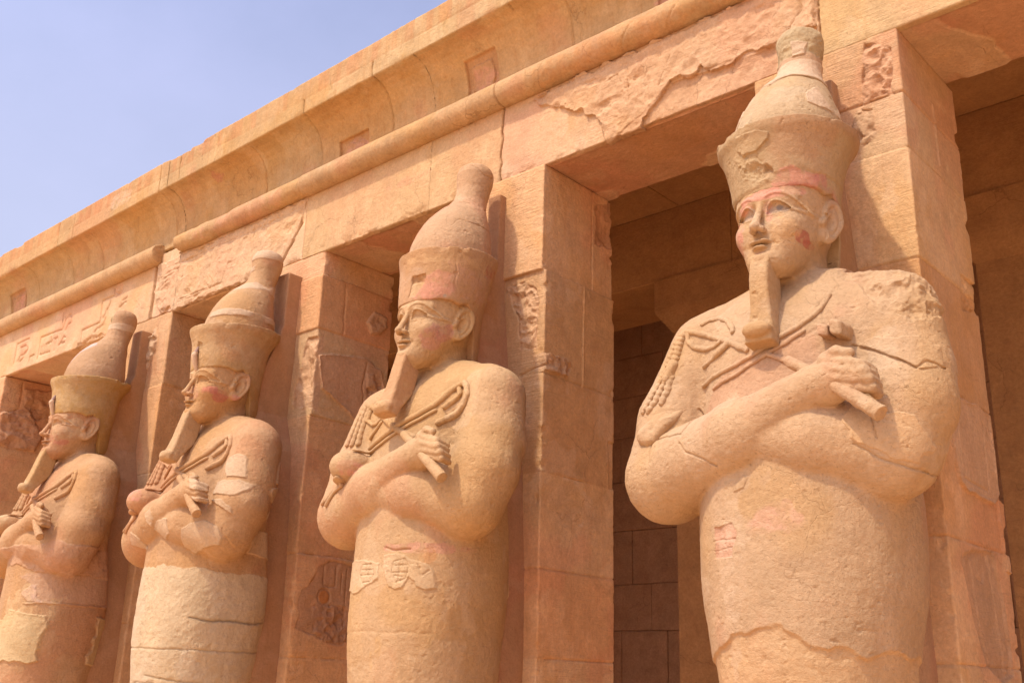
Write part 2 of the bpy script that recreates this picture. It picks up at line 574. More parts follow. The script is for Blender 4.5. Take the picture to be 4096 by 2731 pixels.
def sd_body(x, y, z, st):
    d = loft(x, y, z, TORSO_A if st['first'] else TORSO, 2.25)
    d = smax(d, y - np.interp(z, [.2, .9, 1.35], [-.12, -.24, -.37]).astype(F4), .08)
    d = smin(d, cap(x, y, z, (-.5, -.61, 2.175), (.5, -.61, 2.175), .228, .228), .07)
    ex = st['elbow']; er = st['elbow_r']
    a = cap(x, y, z, (.625, -.665, 2.09), (.665, -.72, 1.72), .255, .258)
    a = smin(a, cap(x, y, z, (.665, -.72, 1.72), (.685, -.80, 1.5), .258, .262), .05)
    a = smin(a, cap(x, y, z, (.685, -.80, 1.5), (.60, -.86, 1.25), .262, .27), .05)
    b = cap(x, y, z, (-.625, -.665, 2.09), (ex[0] + .01, ex[1] + .10, 1.6), .255, .258)
    b = smin(b, cap(x, y, z, (ex[0] + .01, ex[1] + .10, 1.6), ex, .258, er), .06)
    d = smin(d, smin(a, b, .02), .06)
    if st['fist']:
        d = smin(d, ell(x, y, z, (-.43, -1.17, 1.57), (.15, .19, .14)), .06)
    # near forearm, then the far one laid over it
    d = smin(d, smin(cap(x, y, z, (.59, -.87, 1.245), (.25, -1.03, 1.32), .268, .232), cap(x, y, z, (.25, -1.03, 1.32), (-.20, -1.07, 1.41), .232, .205), .05), .018)
    f = cap(x, y, z, ex, (-.16, -1.105, 1.375), er, .212)
    f = smin(f, cap(x, y, z, (-.16, -1.105, 1.375), (.33, -1.185, 1.575), .212, .118), .06)
    d = smin(d, f, .016)
    # neck
    d = smin(d, loft(x, y, z, NECK), .06)
    m = (z > 1.3) & (z < 1.95) & (x > .1) & (x < .95) & (y < -.95)
    if m.any():
        X, Y, Z = x[m], y[m], z[m]
        p = smin(ell(X, Y, Z, (.43, -1.185, 1.60), (.125, .085, .135)), cap(X, Y, Z, (.33, -1.175, 1.58), (.44, -1.19, 1.60), .11, .10), .05)
        mc = [(.425, -1.235, 1.700), (.445, -1.25, 1.648), (.468, -1.25, 1.596), (.49, -1.24, 1.548)]
        pp = [(.640, -1.265, 1.632), (.664, -1.275, 1.588), (.682, -1.27, 1.545), (.690, -1.258, 1.500)]
        tp = [(.655, -1.175, 1.615), (.668, -1.185, 1.572), (.680, -1.18, 1.53), (.684, -1.175, 1.487)]
        rr = (.031, .032, .031, .029)
        for k in range(4):
            g = np.minimum(cap(X, Y, Z, mc[k], pp[k], rr[k] * 1.08, rr[k]), cap(X, Y, Z, pp[k], tp[k], rr[k], rr[k] * .9))
            p = smin(p, g, .012)
        p = smin(p, smin(cap(X, Y, Z, (.42, -1.20, 1.72), (.50, -1.235, 1.735), .04, .035), cap(X, Y, Z, (.50, -1.235, 1.735), (.58, -1.25, 1.715), .034, .028), .02), .02)
        dm = d[m]
        d = d.copy(); d[m] = smin(dm, p, .022)
    d = sd_head(x, y, z, d, st)
    return d


def sd_head(x, y, z, d, st):
    m = (z > 2.25) & (z < 3.15) & (np.abs(x) < .45) & (y > -1.4) & (y < -.1)
    if not m.any():
        return d
    x, y, z = x[m], y[m], z[m]
    ax = np.abs(x)
    zj = z - F4(.34) * np.clip(y + F4(1.0), 0, .45) * (1 - sstep(2.5, 2.85, z))
    h = loft(x, y, zj, [(2.345, .09, .17, -.84), (2.40, .150, .255, -.82), (2.48, .192, .312, -.775), (2.58, .236, .342, -.735), (2.70, .256, .356, -.708),
                        (2.80, .270, .358, -.698), (2.90, .282, .362, -.70), (3.05, .30, .35, -.70), (3.12, .25, .3, -.7)], 2.2)
    # cheeks, chin, brow
    h = smin(h, ell(ax, y, z, (.112, -.975, 2.668), (.090, .083, .080)), .07)
    h = smin(h, ell(x, y, z, (0, -1.03, 2.455), (.092, .080, .055)), .05)
    h = smin(h, cap(ax, y, z, (.03, -1.035, 2.85), (.17, -.965, 2.855), .036, .03), .05)
    # hollow beside the bridge of the nose
    h = smax(h, -ell(ax, y, z, (.055, -1.105, 2.792), (.042, .040, .034)), .035)
    # nose
    n = cap(x, y, z, (0, -1.055, 2.82), (0, -1.138, 2.658), .020, .028)
    n = smin(n, ell(x, y, z, (0, -1.148, 2.645), (.027, .036, .027)), .02)
    n = smin(n, ell(ax, y, z, (.032, -1.108, 2.637), (.020, .034, .021)), .014)
    h = smin(h, n, .020)
    h = smax(h, -ell(ax, y, z, (.016, -1.132, 2.612), (.009, .014, .010)), .006)
    # eyes: an almond plane sunk behind raised lids
    t = np.clip((ax - F4(.038)) / F4(.140), 0, 1)
    zl = F4(2.750) + F4(.022) * t - F4(.014) * np.sin(F4(math.pi) * t)
    zu = zl + F4(.082) * np.maximum(np.sin(F4(math.pi) * t ** F4(.78)), 0) ** F4(.8)
    front = (y < -.86)
    inside = np.minimum(np.minimum(zu - z, z - zl), np.minimum(ax - F4(.038), F4(.178) - ax))
    h = np.where(front, h + sstep(-.002, .003, inside) * F4(.011), h)
    rim = np.exp(-((inside + F4(.005)) / F4(.006)) ** 2) * sstep(.030, .05, ax) * (1 - sstep(.175, .19, ax)) * np.where(z > zl + F4(.01), F4(1), F4(.6))
    h = h - np.where(front, rim * F4(.008), 0)
    # brow band and cosmetic line
    tb = np.clip((ax - F4(.03)) / F4(.22), 0, 1)
    zb = F4(2.835) + F4(.058) * np.sin(F4(math.pi) * np.clip(tb * F4(.80) + F4(.14), 0, 1)) - F4(.085) * tb ** 3
    h = h - np.where(y < -.68, np.exp(-((z - zb) / F4(.012)) ** 4) * sstep(.02, .06, ax) * (1 - sstep(.24, .255, ax)) * F4(.008), 0)
    tc = np.clip((ax - F4(.175)) / F4(.075), 0, 1)
    zc = F4(2.775) - F4(.014) * tc
    w = sstep(.165, .18, ax) * (1 - sstep(.25, .26, ax)) * (y < -.68)
    h = h - w * np.exp(-((z - zc) / F4(.012)) ** 4) * F4(.007)
    # lips
    lip = smin(ell(ax, y, z, (.022, -1.078, 2.564), (.046, .050, .015)), ell(x, y, z, (0, -1.074, 2.528), (.050, .052, .016)), .004)
    h = smin(h, lip, .010)
    ml = F4(2.546) + F4(2.0) * ax * ax
    h = h + np.exp(-((z - ml) / F4(.0052)) ** 2) * (1 - sstep(.060, .076, ax)) * (y < -.92) * F4(.005)
    h = h + np.exp(-(((ax - F4(.077)) / F4(.013)) ** 2 + ((z - F4(2.556)) / F4(.018)) ** 2)) * (y < -.85) * F4(.012)
    h = h + np.exp(-((z - F4(2.497)) / F4(.012)) ** 2) * np.exp(-(ax / F4(.05)) ** 2) * (y < -.92) * F4(.010)
    h = smax(h, z - F4(3.08), .02)
    # ears
    er = ear(ax, y, z)
    h = smin(h, er, .014)
    d = d.copy()
    d[m] = smin(d[m], h, .05)
    return d


def ear(ax, y, z):
    # e runs along the ear (its top leans back), f across it, g straight out of the head
    c, s = math.cos(rad(16)), math.sin(rad(16))
    py, pz = y + F4(.700), z - F4(2.762)
    e = pz * F4(c) + py * F4(s); f = py * F4(c) - pz * F4(s)
    g = ax - (F4(.264) - F4(.22) * np.clip(-e - F4(.02), 0, .15) + F4(.30) * np.clip(f + F4(.06), 0, .2))
    # egg outline, broad at the top
    wd = F4(.078) + F4(.10) * np.clip(e, -.15, .15)
    k = np.sqrt((f / wd) ** 2 + (e / F4(.158)) ** 2)
    out = (k - 1) * F4(.085)
    plate = smax(out, np.abs(g + F4(.03)) - F4(.048), .010)
    # rolled helix along the rim, open in front below the middle
    hx = np.sqrt((out + F4(.014)) ** 2 + (g - F4(.016)) ** 2) - F4(.0165)
    hx = np.where((f < -.02) & (e < .015), np.maximum(hx, F4(.02)), hx)
    plate = smin(plate, hx, .006)
    # antihelix: a second ridge inside, curving to the lobe
    k2 = np.sqrt(((f + F4(.010)) / (wd * F4(.52))) ** 2 + ((e + F4(.008)) / F4(.088)) ** 2)
    an = np.sqrt(((k2 - 1) * F4(.042)) ** 2 + (g - F4(.010)) ** 2) - F4(.011)
    an = np.where((f < -.005) & (e > -.085), np.maximum(an, F4(.02)), an)
    plate = smin(plate, an, .008)
    # bowl
    bw = np.sqrt(((f + F4(.012)) / F4(.030)) ** 2 + ((e + F4(.018)) / F4(.055)) ** 2 + ((g - F4(.022)) / F4(.030)) ** 2) - 1
    plate = smax(plate, -bw * F4(.028), .008)
    tr = np.sqrt((f + F4(.066)) ** 2 + ((e + F4(.045)) * F4(.75)) ** 2 + (g - F4(.008)) ** 2) - F4(.023)
    plate = smin(plate, tr, .012)
    lobe = np.sqrt((f + F4(.026)) ** 2 + (e + F4(.122)) ** 2 + (g + F4(.016)) ** 2 * F4(1.2)) - F4(.040)
    return smin(plate, lobe, .018)


RED = [(2.30, .20, .22, -.55), (2.50, .245, .265, -.59), (2.75, .30, .335, -.665), (2.92, .322, .378, -.69), (3.05, .336, .392, -.69), (3.18, .362, .418, -.68),
       (3.28, .398, .448, -.665), (3.36, .440, .490, -.65), (3.40, .446, .496, -.648)]
RED_N = [(r[0], r[1] * (1 if r[0] < 3.1 else .945), r[2] * (1 if r[0] < 3.1 else .97), r[3]) for r in RED]
RED_S = RED[:3] + [(2.92, .325, .380, -.69), (3.05, .350, .388, -.675), (3.18, .372, .400, -.655), (3.28, .388, .412, -.64), (3.36, .402, .432, -.632), (3.40, .407, .437, -.63)]
WHITE = [(3.30, .35, .37, -.625), (3.48, .343, .357, -.618), (3.60, .322, .332, -.60), (3.75, .276, .288, -.562), (3.88, .216, .23, -.505), (3.98, .165, .178, -.445),
         (4.07, .145, .155, -.402), (4.16, .147, .155, -.376), (4.25, .160, .165, -.362), (4.32, .165, .168, -.36), (4.385, .146, .148, -.36), (4.42, .105, .106, -.362), (4.44, .05, .05, -.364)]


def sd_red(x, y, z, st):
    zz = z - F4(.07) * (y + F4(.65))         # the rim dips a little to the front
    d = loft(x, y, zz, RED if st['i'] == 0 else RED_S if st['i'] == 1 else RED_N, 2.05)
    # lower edge: low on the brow, up over the ear, down to the nape
    ed = np.interp(y, [-1.3, -1.06, -.95, -.85, -.78, -.70, -.62, -.56, -.50, 0], [2.905, 2.905, 2.925, 2.925, 2.90, 2.93, 2.86, 2.64, 2.40, 2.3]).astype(F4)
    d = smax(d, (ed - z) * F4(.6), .010)
    k = (z > 3.2) & (np.abs(d) < .1)
    if k.any():
        X, Y, Z = x[k], y[k], z[k]
        e = np.exp(-((zz[k] - F4(3.40)) / F4(.035)) ** 2)
        d = d.copy()
        d[k] = d[k] + e * F4(.06) * np.maximum(0, fbm(X, Y, Z, 6, 4, 12 + st['i']) - F4(.12))
    return d


def sd_white(x, y, z, st):
    return loft(x, y, z, WHITE, 2.05)


# axis y, z, half width, half depth
BEARD = [(-1.052, 2.475, .066, .050), (-1.085, 2.36, .063, .054), (-1.125, 2.20, .064, .058), (-1.170, 2.06, .074, .062), (-1.205, 1.975, .087, .066), (-1.222, 1.935, .090, .060)]


def sd_beard(x, y, z, st):
    zs = [b[1] for b in BEARD][::-1]
    zz = np.clip(z, 1.9, 2.5)
    yc = pchip(zz, zs, [b[0] for b in BEARD][::-1])
    hw = pchip(zz, zs, [b[2] for b in BEARD][::-1])
    hd = pchip(zz, zs, [b[3] for b in BEARD][::-1])
    yc = yc + F4(st['tip']) * (1 - sstep(1.95, 2.4, z))
    yy = y - yc
    r = F4(.020)
    # a web of stone ties the beard to the throat and chest
    back = np.clip((z - F4(1.98)) * F4(.6), 0, .10) * (1 - sstep(2.30, 2.46, z) * F4(.4))
    qx = np.abs(x) - hw + F4(.10) * np.clip(yy, 0, .4) + r
    qy = np.where(yy > 0, yy - hd - back, -yy - hd) + r
    d = np.sqrt(np.maximum(qx, 0) ** 2 + np.maximum(qy, 0) ** 2) + np.minimum(np.maximum(qx, qy), 0) - r
    d = smax(d, z - F4(2.485), .02)
    d = smax(d, F4(1.925) - z + (y + F4(1.22)) * F4(-.25), .018)
    return smin(d, ell(x, y, z, (0, -1.262 + st['tip'] * .75, 1.985), (.092, .050, .05)), .022)


def sd_slab(x, y, z, st):
    sw, sd = st['slab']
    w = np.interp(z, [-2.3, .2, .9, 1.6, 2.2, 2.6, 3.3, 4.2], [.42, .42, .40, .36, .30, .15, sw, sw]).astype(F4)
    dep = np.interp(z, [-2.3, .9, 1.8, 2.4, 2.75, 3.05, 3.35, 3.6, 4.2], [.40, .36, .42, .50, .45, .36, .25, sd, sd]).astype(F4)
    qx = np.abs(x) - w; qy = np.where(y > 0, y - F4(.02), -y - dep)
    d = smax(qx, qy, .012) * F4(.95) + F4(.004) * fbm(x, y, z, 5, 2, 3)
    d = smax(d, z - F4(st['slab_top']), .015)
    return smax(d, F4(-2.3) - z, .01)
# ------------------------------------------------------------------ weathering: patches, cracks, carved marks
def pdist(u, v, w, P, en=.02, s=0, m=.12):
    """signed distance to a ragged polygon; points far outside its box are not looked at"""
    A = np.asarray(P)
    r = np.full(u.shape, F4(1))
    k = (u > A[:, 0].min() - m) & (u < A[:, 0].max() + m) & (v > A[:, 1].min() - m) & (v < A[:, 1].max() + m)
    if k.any():
        U, V, W = u[k], v[k], w[k]
        r[k] = poly2(U + F4(en * 1.5) * fbm(U, W, V, 8, 5, s), V + F4(en * 1.5) * fbm(U, W, V, 8, 5, s + 50), P)
    return r


def ldist(u, v, w, P, en=.012, s=0, m=.08):
    A = np.asarray(P)
    r = np.full(u.shape, F4(1))
    k = (u > A[:, 0].min() - m) & (u < A[:, 0].max() + m) & (v > A[:, 1].min() - m) & (v < A[:, 1].max() + m)
    if k.any():
        U, V, W = u[k], v[k], w[k]
        r[k] = line2(U + F4(en) * fbm(U, W, V, 12, 2, s), V + F4(en) * fbm(U, W, V, 12, 2, s + 50), P)
    return r


def relief(u, v, w, items):
    """height added to a face whose plane is (u, v); w only feeds the noise"""
    h = np.zeros(u.shape, F4)
    for n, it in enumerate(items):
        if it['t'] == 'poly':
            q = pdist(u, v, w, it['p'], it.get('en', .02), n + it.get('s', 0))
            k = q < .04
            if not k.any(): continue
            e = it.get('e', .0035)
            m = 1 - sstep(-e, e, q[k])
            a = F4(it.get('h', 0))
            if it.get('amp'):
                a = a + F4(it['amp']) * (F4(.5) * fbm(u[k], w[k], v[k], it.get('f', 9), 4, n + 3) + F4(.32) - F4(1.3) * np.abs(fbm(u[k], w[k], v[k], it.get('f', 9) * .8, 4, n + 33)))
            if it.get('lip'):
                a = a + F4(it['lip']) * np.exp(-(q[k] / F4(.012)) ** 2)
            h[k] += m * a
        elif it['t'] == 'line':
            q = ldist(u, v, w, it['p'], it.get('en', .012), n + 70)
            k = q < .06
            h[k] += F4(it['h']) * np.exp(-(q[k] / F4(it.get('w', .006))) ** 2)
        elif it['t'] == 'disc':
            (a, b), r = it['p'], it['r']
            q = np.sqrt((u - F4(a)) ** 2 + (v - F4(b)) ** 2)
            h += F4(it['h']) * (1 - sstep(r - .006, r + .006, q))
    return h


def paint(x, y, z, c, spots, s=0):
    """pigment: soft-edged worn patches of paint (centre, radius, colour, strength)"""
    for n, (p, r, col, k) in enumerate(spots):
        rr = r if hasattr(r, '__len__') else (r, r, r)
        q = np.sqrt(((x - F4(p[0])) / F4(rr[0])) ** 2 + ((y - F4(p[1])) / F4(rr[1])) ** 2 + ((z - F4(p[2])) / F4(rr[2])) ** 2)
        m = q < 1.8
        if not m.any(): continue
        f = fbm(x[m], y[m], z[m], 7, 4, s + n * 3)
        a = (1 - sstep(.80, .98, q[m] + F4(.9) * f)) * F4(k * .8)
        a = a * (1 - F4(.6 if k < 1 else 0) * sstep(-.02, .12, fbm(x[m], y[m], z[m], 15, 4, s + n)))
        c[m] = c[m] * (1 - a[:, None]) + np.array(col, F4) * a[:, None]
    return c


def mottled(x, y, z, base, s=0, amt=1.0):
    """stone in several related tints with some ragged boundaries between them"""
    b = np.array(base, F4)
    c = np.repeat(b[None], len(x), 0)
    f1 = fbm(x, y, z * F4(.8), 1.6, 4, s)
    f2 = fbm(x, y, z, 3.3, 4, s + 9)
    ochre = b * np.array([1.0, .92, .70], F4); pink = b * np.array([1.02, .88, .92], F4); pale = np.minimum(b * np.array([1.10, 1.16, 1.26], F4), .8)
    def blend(c, t, a):
        return c + (t - c) * (a * F4(amt))[:, None]
    c = blend(c, ochre, sstep(.08, .34, f1) * F4(.5))
    c = blend(c, pink, sstep(.10, .30, -f1) * F4(.6))
    c = blend(c, pale, sstep(.20, .30, f2) * F4(.55))
    return c


# ---- statues: plaster repairs and losses, as outlines on the front (x, z)
PINK = (.56, .245, .150); RUST = (.37, .105, .062); PALE = (.54, .36, .205); OCH = (.55, .32, .135); YEL = (.57, .40, .20)
ST_DET = {
    0: [dict(t='poly', p=[(-.372, .163), (-.254, .226), (-.203, .283), (-.061, .304), (.097, .308), (.191, .253), (.23, .223), (.327, .212), (.42, .205), (.448, .185), (.501, .189), (.62, .2), (.62, -.9), (-.6, -.9), (-.6, .1)], h=-.016, en=.03, lip=.014, amp=.006, col=(0.519, 0.305, 0.136)),
        dict(t='poly', p=[(.482, 1.396), (.512, 1.477), (.68, 1.409), (.824, 1.382), (.853, 1.285), (.875, 1.225), (.807, 1.139), (.711, 1.146), (.604, 1.211), (.533, 1.276)], h=.007, en=.025, col=(0.537, 0.323, 0.149)),
        dict(t='poly', p=[(.472, 1.852), (.587, 1.863), (.748, 1.848), (.835, 1.863), (.894, 1.801), (.913, 1.676), (.836, 1.651), (.775, 1.688), (.692, 1.742), (.609, 1.783)], h=.008, en=.02),
        dict(t='poly', p=[(.329, 2.398), (.45, 2.60), (.8, 2.5), (.95, 2.2), (.868, 1.972), (.814, 1.928), (.765, 1.971), (.668, 1.997), (.601, 2.098), (.465, 2.279)], h=-.022, amp=.05, f=9, en=.035, e=.010),
        dict(t='line', p=[(.467, 1.859), (.608, 1.791), (.73, 1.714), (.826, 1.651), (.869, 1.695), (.917, 1.67)], h=-.012, w=.007),
        dict(t='line', p=[(-.552, 1.636), (-.476, 1.505), (-.514, 1.418), (-.665, 1.435), (-.775, 1.426), (-.756, 1.285)], h=-.010, w=.006),
        dict(t='line', p=[(-.512, 1.36), (-.452, 1.296), (-.375, 1.26), (-.26, 1.199)], h=-.010, w=.006),
        dict(t='line', p=[(.61, 1.43), (.631, 1.345), (.643, 1.268)], h=-.010, w=.005),
        dict(t='line', p=[(.54, 1.239), (.67, 1.148), (.775, 1.109), (.816, 1.1)], h=-.010, w=.006),
        dict(t='poly', p=[(-.157, 1.083), (-.111, 1.134), (-.077, 1.122), (-.104, 1.062), (-.178, 1.045)], h=.006, en=.01),
        dict(t='poly', p=[(-.342, .858), (-.198, .878), (-.166, .813), (-.186, .679), (-.314, .703)], h=-.006, amp=.010, f=12, en=.02, col=(.52, .27, .15)),
        dict(t='line', p=[(-.342, .79), (-.17, .785)], h=-.006, w=.005), dict(t='line', p=[(-.33, .73), (-.2, .74)], h=-.005, w=.005),
        dict(t='line', p=[(.36, 2.26), (.30, 2.13), (.35, 2.0), (.22, 1.93)], h=-.006, w=.01)],
    1: [dict(t='poly', p=[(-.251, .835), (-.13, .832), (.06, .789), (.064, .684), (-.019, .642), (-.104, .619), (-.163, .589), (-.26, .58), (-.45, .62), (-.45, .83)], h=.007, en=.02, lip=.002, col=(.525, .335, .165)),
        dict(t='poly', p=[(.09, .844), (.204, .856), (.341, .816), (.416, .792), (.464, .731), (.478, .617), (.433, .602), (.385, .612), (.372, .65), (.326, .681), (.294, .61), (.228, .598), (.165, .637), (.131, .715)], h=.007, en=.02, lip=.002, col=(.525, .335, .165))]
       + [dict(t='line', p=q, h=-.007, w=.0055, en=.003) for q in (
           [(-.148, .793), (-.031, .793), (.011, .719), (-.022, .661), (-.123, .659), (-.175, .722), (-.148, .793)], [(-.15, .755), (-.01, .750)], [(-.165, .715), (.0, .712)], [(-.09, .79), (-.10, .66)], [(-.045, .79), (-.055, .665)],
           [(.194, .804), (.278, .822), (.314, .764), (.302, .681), (.224, .649), (.187, .726), (.194, .804)], [(.20, .77), (.30, .775)], [(.195, .72), (.305, .725)], [(.25, .80), (.245, .66)], [(.22, .70), (.28, .69)], [(.37, .78), (.40, .70), (.44, .74)])]
       + [dict(t='line', p=[(.10, .905), (.2, .885), (.3, .89)], h=-.012, w=.008), dict(t='line', p=[(-.5, .30), (.1, .305), (.45, .30)], h=-.003, w=.01),
          dict(t='poly', p=[(-.6, .12), (-.38, .16), (-.30, .05), (-.33, -.2), (-.6, -.3)], h=-.01, lip=.012, en=.02, col=PALE)],
    2: [dict(t='poly', p=q, h=.008, en=.014, lip=.003, col=(.53, .345, .185)) for q in (
            [(.599, 1.9), (.689, 1.952), (.744, 1.972), (.822, 1.95), (.845, 1.905), (.888, 1.727), (.832, 1.737), (.709, 1.741)],
            [(.508, 1.713), (.649, 1.716), (.845, 1.707), (.927, 1.674), (.928, 1.614), (.891, 1.566), (.847, 1.549), (.605, 1.581)],
            [(.611, 1.515), (.772, 1.505), (.863, 1.44), (.86, 1.384), (.79, 1.435)],
            [(.406, 1.234), (.501, 1.298), (.646, 1.314), (.782, 1.264), (.806, 1.16), (.768, 1.095), (.619, 1.07), (.445, 1.033), (.355, 1.093)],
            [(-.11, 1.412), (-.053, 1.452), (.013, 1.351), (-.023, 1.286), (-.071, 1.327)], [(.056, 1.35), (.225, 1.35), (.26, 1.213), (.132, 1.168), (-.012, 1.26)],
            [(-.49, 1.276), (-.311, 1.195), (-.241, 1.093), (-.513, 1.153)])]
       + [dict(t='poly', p=[(-.7, .91), (-.1, .93), (.2, .905), (.338, .90), (.492, .893), (.66, .90), (.7, -.9), (-.7, -.9)], h=.003, en=.04, amp=.006, f=14, col=(0.553, 0.402, 0.228)),
          dict(t='line', p=[(-.7, .18), (-.124, .18), (.399, .175), (.7, .17)], h=-.008, w=.008, dark=.85),
          dict(t='line', p=[(.45, .455), (.497, .447), (.543, .434), (.58, .45)], h=-.008, w=.008, dark=.55),
          dict(t='line', p=[(.1, -.06), (.4, -.10), (.6, -.13)], h=-.008, w=.008, dark=.8), dict(t='line', p=[(-.1, -.13), (.2, -.12), (.3, -.2)], h=-.008, w=.009, dark=.8),
          dict(t='line', p=[(.80, 1.25), (.82, 1.12), (.79, 1.05)], h=-.008, w=.005)],
    3: [dict(t='poly', p=[(-.6, .5), (.047, .457), (.171, .569), (.405, .541), (.536, .535), (.531, .455), (.505, .325), (.49, .229), (.491, .041), (.418, .012), (.365, .033), (.162, .027), (-.6, .03)], h=.010, lip=.006, en=.03, col=(0.571, 0.402, 0.190)),
        dict(t='poly', p=[(.273, .765), (.356, .864), (.418, .866), (.444, .704), (.503, .676), (.374, .669)], h=.007, en=.02, col=(0.553, 0.342, 0.198)),
        dict(t='poly', p=[(-.2, 1.28), (.2, 1.30), (.5, 1.29), (.76, 1.33), (.95, 1.29), (.9, .99), (.5, .985), (.1, 1.09), (-.2, 1.1)], h=.004, amp=.022, f=5, en=.03, col=(0.476, 0.264, 0.136)),
        dict(t='poly', p=[(.2, .98), (.8, .99), (.8, .66), (.55, .676), (.332, .652), (.40, .80)], h=.002, en=.03, col=(0.493, 0.291, 0.156)),
        dict(t='line', p=[(.33, .652), (.45, .665), (.62, .66)], h=.010, w=.008)],
}
ST_SPOT = {
    0: [((-.19, -.98, 2.66), (.12, .17, .14), PINK, .99), ((-.20, -.95, 2.57), (.06, .1, .07), RUST, .35), ((-.13, -1.06, 2.83), (.10, .08, .045), PINK, .8), ((.02, -1.06, 2.885), (.15, .08, .045), PINK, 1.0), ((.17, -1.0, 2.90), (.12, .1, .035), PINK, .8),
        ((.05, -1.07, 2.79), (.03, .06, .05), (.55, .24, .19), .7), ((.060, -1.06, 2.73), (.035, .05, .035), PINK, .6), ((.200, -.915, 2.605), (.030, .08, .042), RUST, .95), ((.222, -.87, 2.562), (.032, .08, .030), RUST, .95), ((0, -1.12, 2.50), (.06, .05, .018), (.50, .20, .15), .7),
        ((.17, -1.03, 2.64), (.12, .12, .12), OCH, .6), ((.22, -.93, 2.78), (.10, .12, .08), OCH, .5), ((-.105, -1.05, 2.782), (.075, .06, .033), (.43, .28, .165), 1.0), ((.108, -1.04, 2.784), (.080, .07, .036), (.42, .28, .165), 1.0), ((.112, -1.04, 2.790), (.034, .06, .028), (.20, .16, .13), .95),
        ((.10, -.9, .87), (.25, .5, .10), (.58, .30, .19), .45), ((.0, -1.0, .9), (.16, .4, .09), (.55, .29, .17), .4), ((-.2, -1.2, .5), (.10, .2, .5), PALE, .4)],
    1: [((.197, -.957, 2.60), (.14, .14, .13), (.50, .21, .14), .65), ((.25, -.86, 2.645), (.08, .1, .08), (.46, .17, .11), .6), ((-.10, -1.08, 2.70), (.10, .1, .12), PINK, .3), ((-.33, -1.29, 1.55), (.11, .12, .06), PINK, .75), ((.35, -1.1, .90), (.32, .4, .035), (.53, .22, .14), .6),
        ((.42, -1.1, .84), (.05, .2, .06), (.47, .21, .07), .7), ((.12, -1.2, .20), (.03, .2, .10), (.50, .27, .09), .6), ((.05, -1.2, .1), (.02, .2, .07), (.50, .27, .09), .5)],
    2: [((.213, -1.0, 2.67), (.11, .12, .075), (.52, .16, .10), .9), ((.245, -.88, 2.635), (.09, .1, .07), (.46, .13, .075), .85), ((.05, -1.08, 2.65), (.09, .08, .07), PINK, .45), ((.30, -.75, 2.63), (.06, .09, .05), (.52, .20, .13), .7), ((-.42, -1.32, 1.62), (.13, .1, .07), PINK, .9),
        ((.0, -1.1, 2.88), (.2, .2, .06), YEL, .6)],
    3: [((.173, -.986, 2.56), (.09, .1, .05), (.50, .16, .10), .7), ((.1, -1.03, 2.62), (.10, .1, .06), PINK, .4), ((.15, -.95, 2.75), (.2, .2, .15), YEL, .5), ((-.43, -1.3, 1.6), (.13, .12, .1), YEL, .7), ((.3, -1.1, .6), (.25, .5, .25), (.60, .40, .19), .6), ((.55, -1.0, 1.60), (.1, .2, .04), (.52, .22, .16), .5)],
}


def body_final(st):
    it = ST_DET[st['i']]
    s = st['i'] * 13

    def f(x, y, z):
        d = sd_body(x, y, z, st)
        k = np.abs(d) < .13
        if k.any():
            X, Y, Z = x[k], y[k], z[k]
            w = fbm(X, Y, Z, 2.6, 3, s) * F4(.007)
            rg = sstep(-.25, .25, fbm(X, Y, Z, 1.7, 2, s + 5))
            w = w + rg * F4(.0045) * (np.abs(fbm(X, Y, Z, 10, 4, s + 2)) - F4(.15)) + F4(.0022) * fbm(X, Y, Z, 30, 2, s)
            w = w + F4(.013) * np.maximum(0, fbm(X, Y, Z * F4(1.3), 27, 3, s + 6) - F4(.34))
            h = relief(X, Z, Y, it) * (Y < -.2)
            if st['first']:      # the near hand is badly worn
                w = w + F4(.016) * fbm(X, Y, Z, 17, 3, 8) * np.exp(-(((X - F4(.62)) / F4(.13)) ** 2 + ((Z - F4(1.60)) / F4(.13)) ** 2))
            d = d.copy()
            d[k] = d[k] + w - h
        return d
    return f


def body_col(st, base):
    it = ST_DET[st['i']]

    def f(x, y, z):
        c = mottled(x, y, z, base, st['i'] * 7)
        if st['first']:      # shade painted into the colour of the wrapped body below the arms, ragged-edged
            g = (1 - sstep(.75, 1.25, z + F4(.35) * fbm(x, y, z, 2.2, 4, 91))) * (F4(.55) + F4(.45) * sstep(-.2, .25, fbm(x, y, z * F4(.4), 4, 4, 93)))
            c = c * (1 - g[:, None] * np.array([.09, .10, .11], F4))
        for n, q in enumerate(it):
            if 'col' in q:
                a = (1 - sstep(-.004, .006, pdist(x, z, y, q['p'], q.get('en', .02), n + q.get('s', 0)))) * (y < -.2)
                c = c + (np.array(q['col'], F4) * (c / np.array(base, F4)) ** F4(.5) - c) * (a * F4(.85))[:, None]
            if 'dark' in q:
                g = np.exp(-(ldist(x, z, y, q['p'], .012, n + 70) / F4(q['w'] * 1.3)) ** 2) * (y < -.2)
                c = c * (1 - F4(1 - q['dark']) * g[:, None])
        return paint(x, y, z, c, ST_SPOT[st['i']], st['i'])
    return f


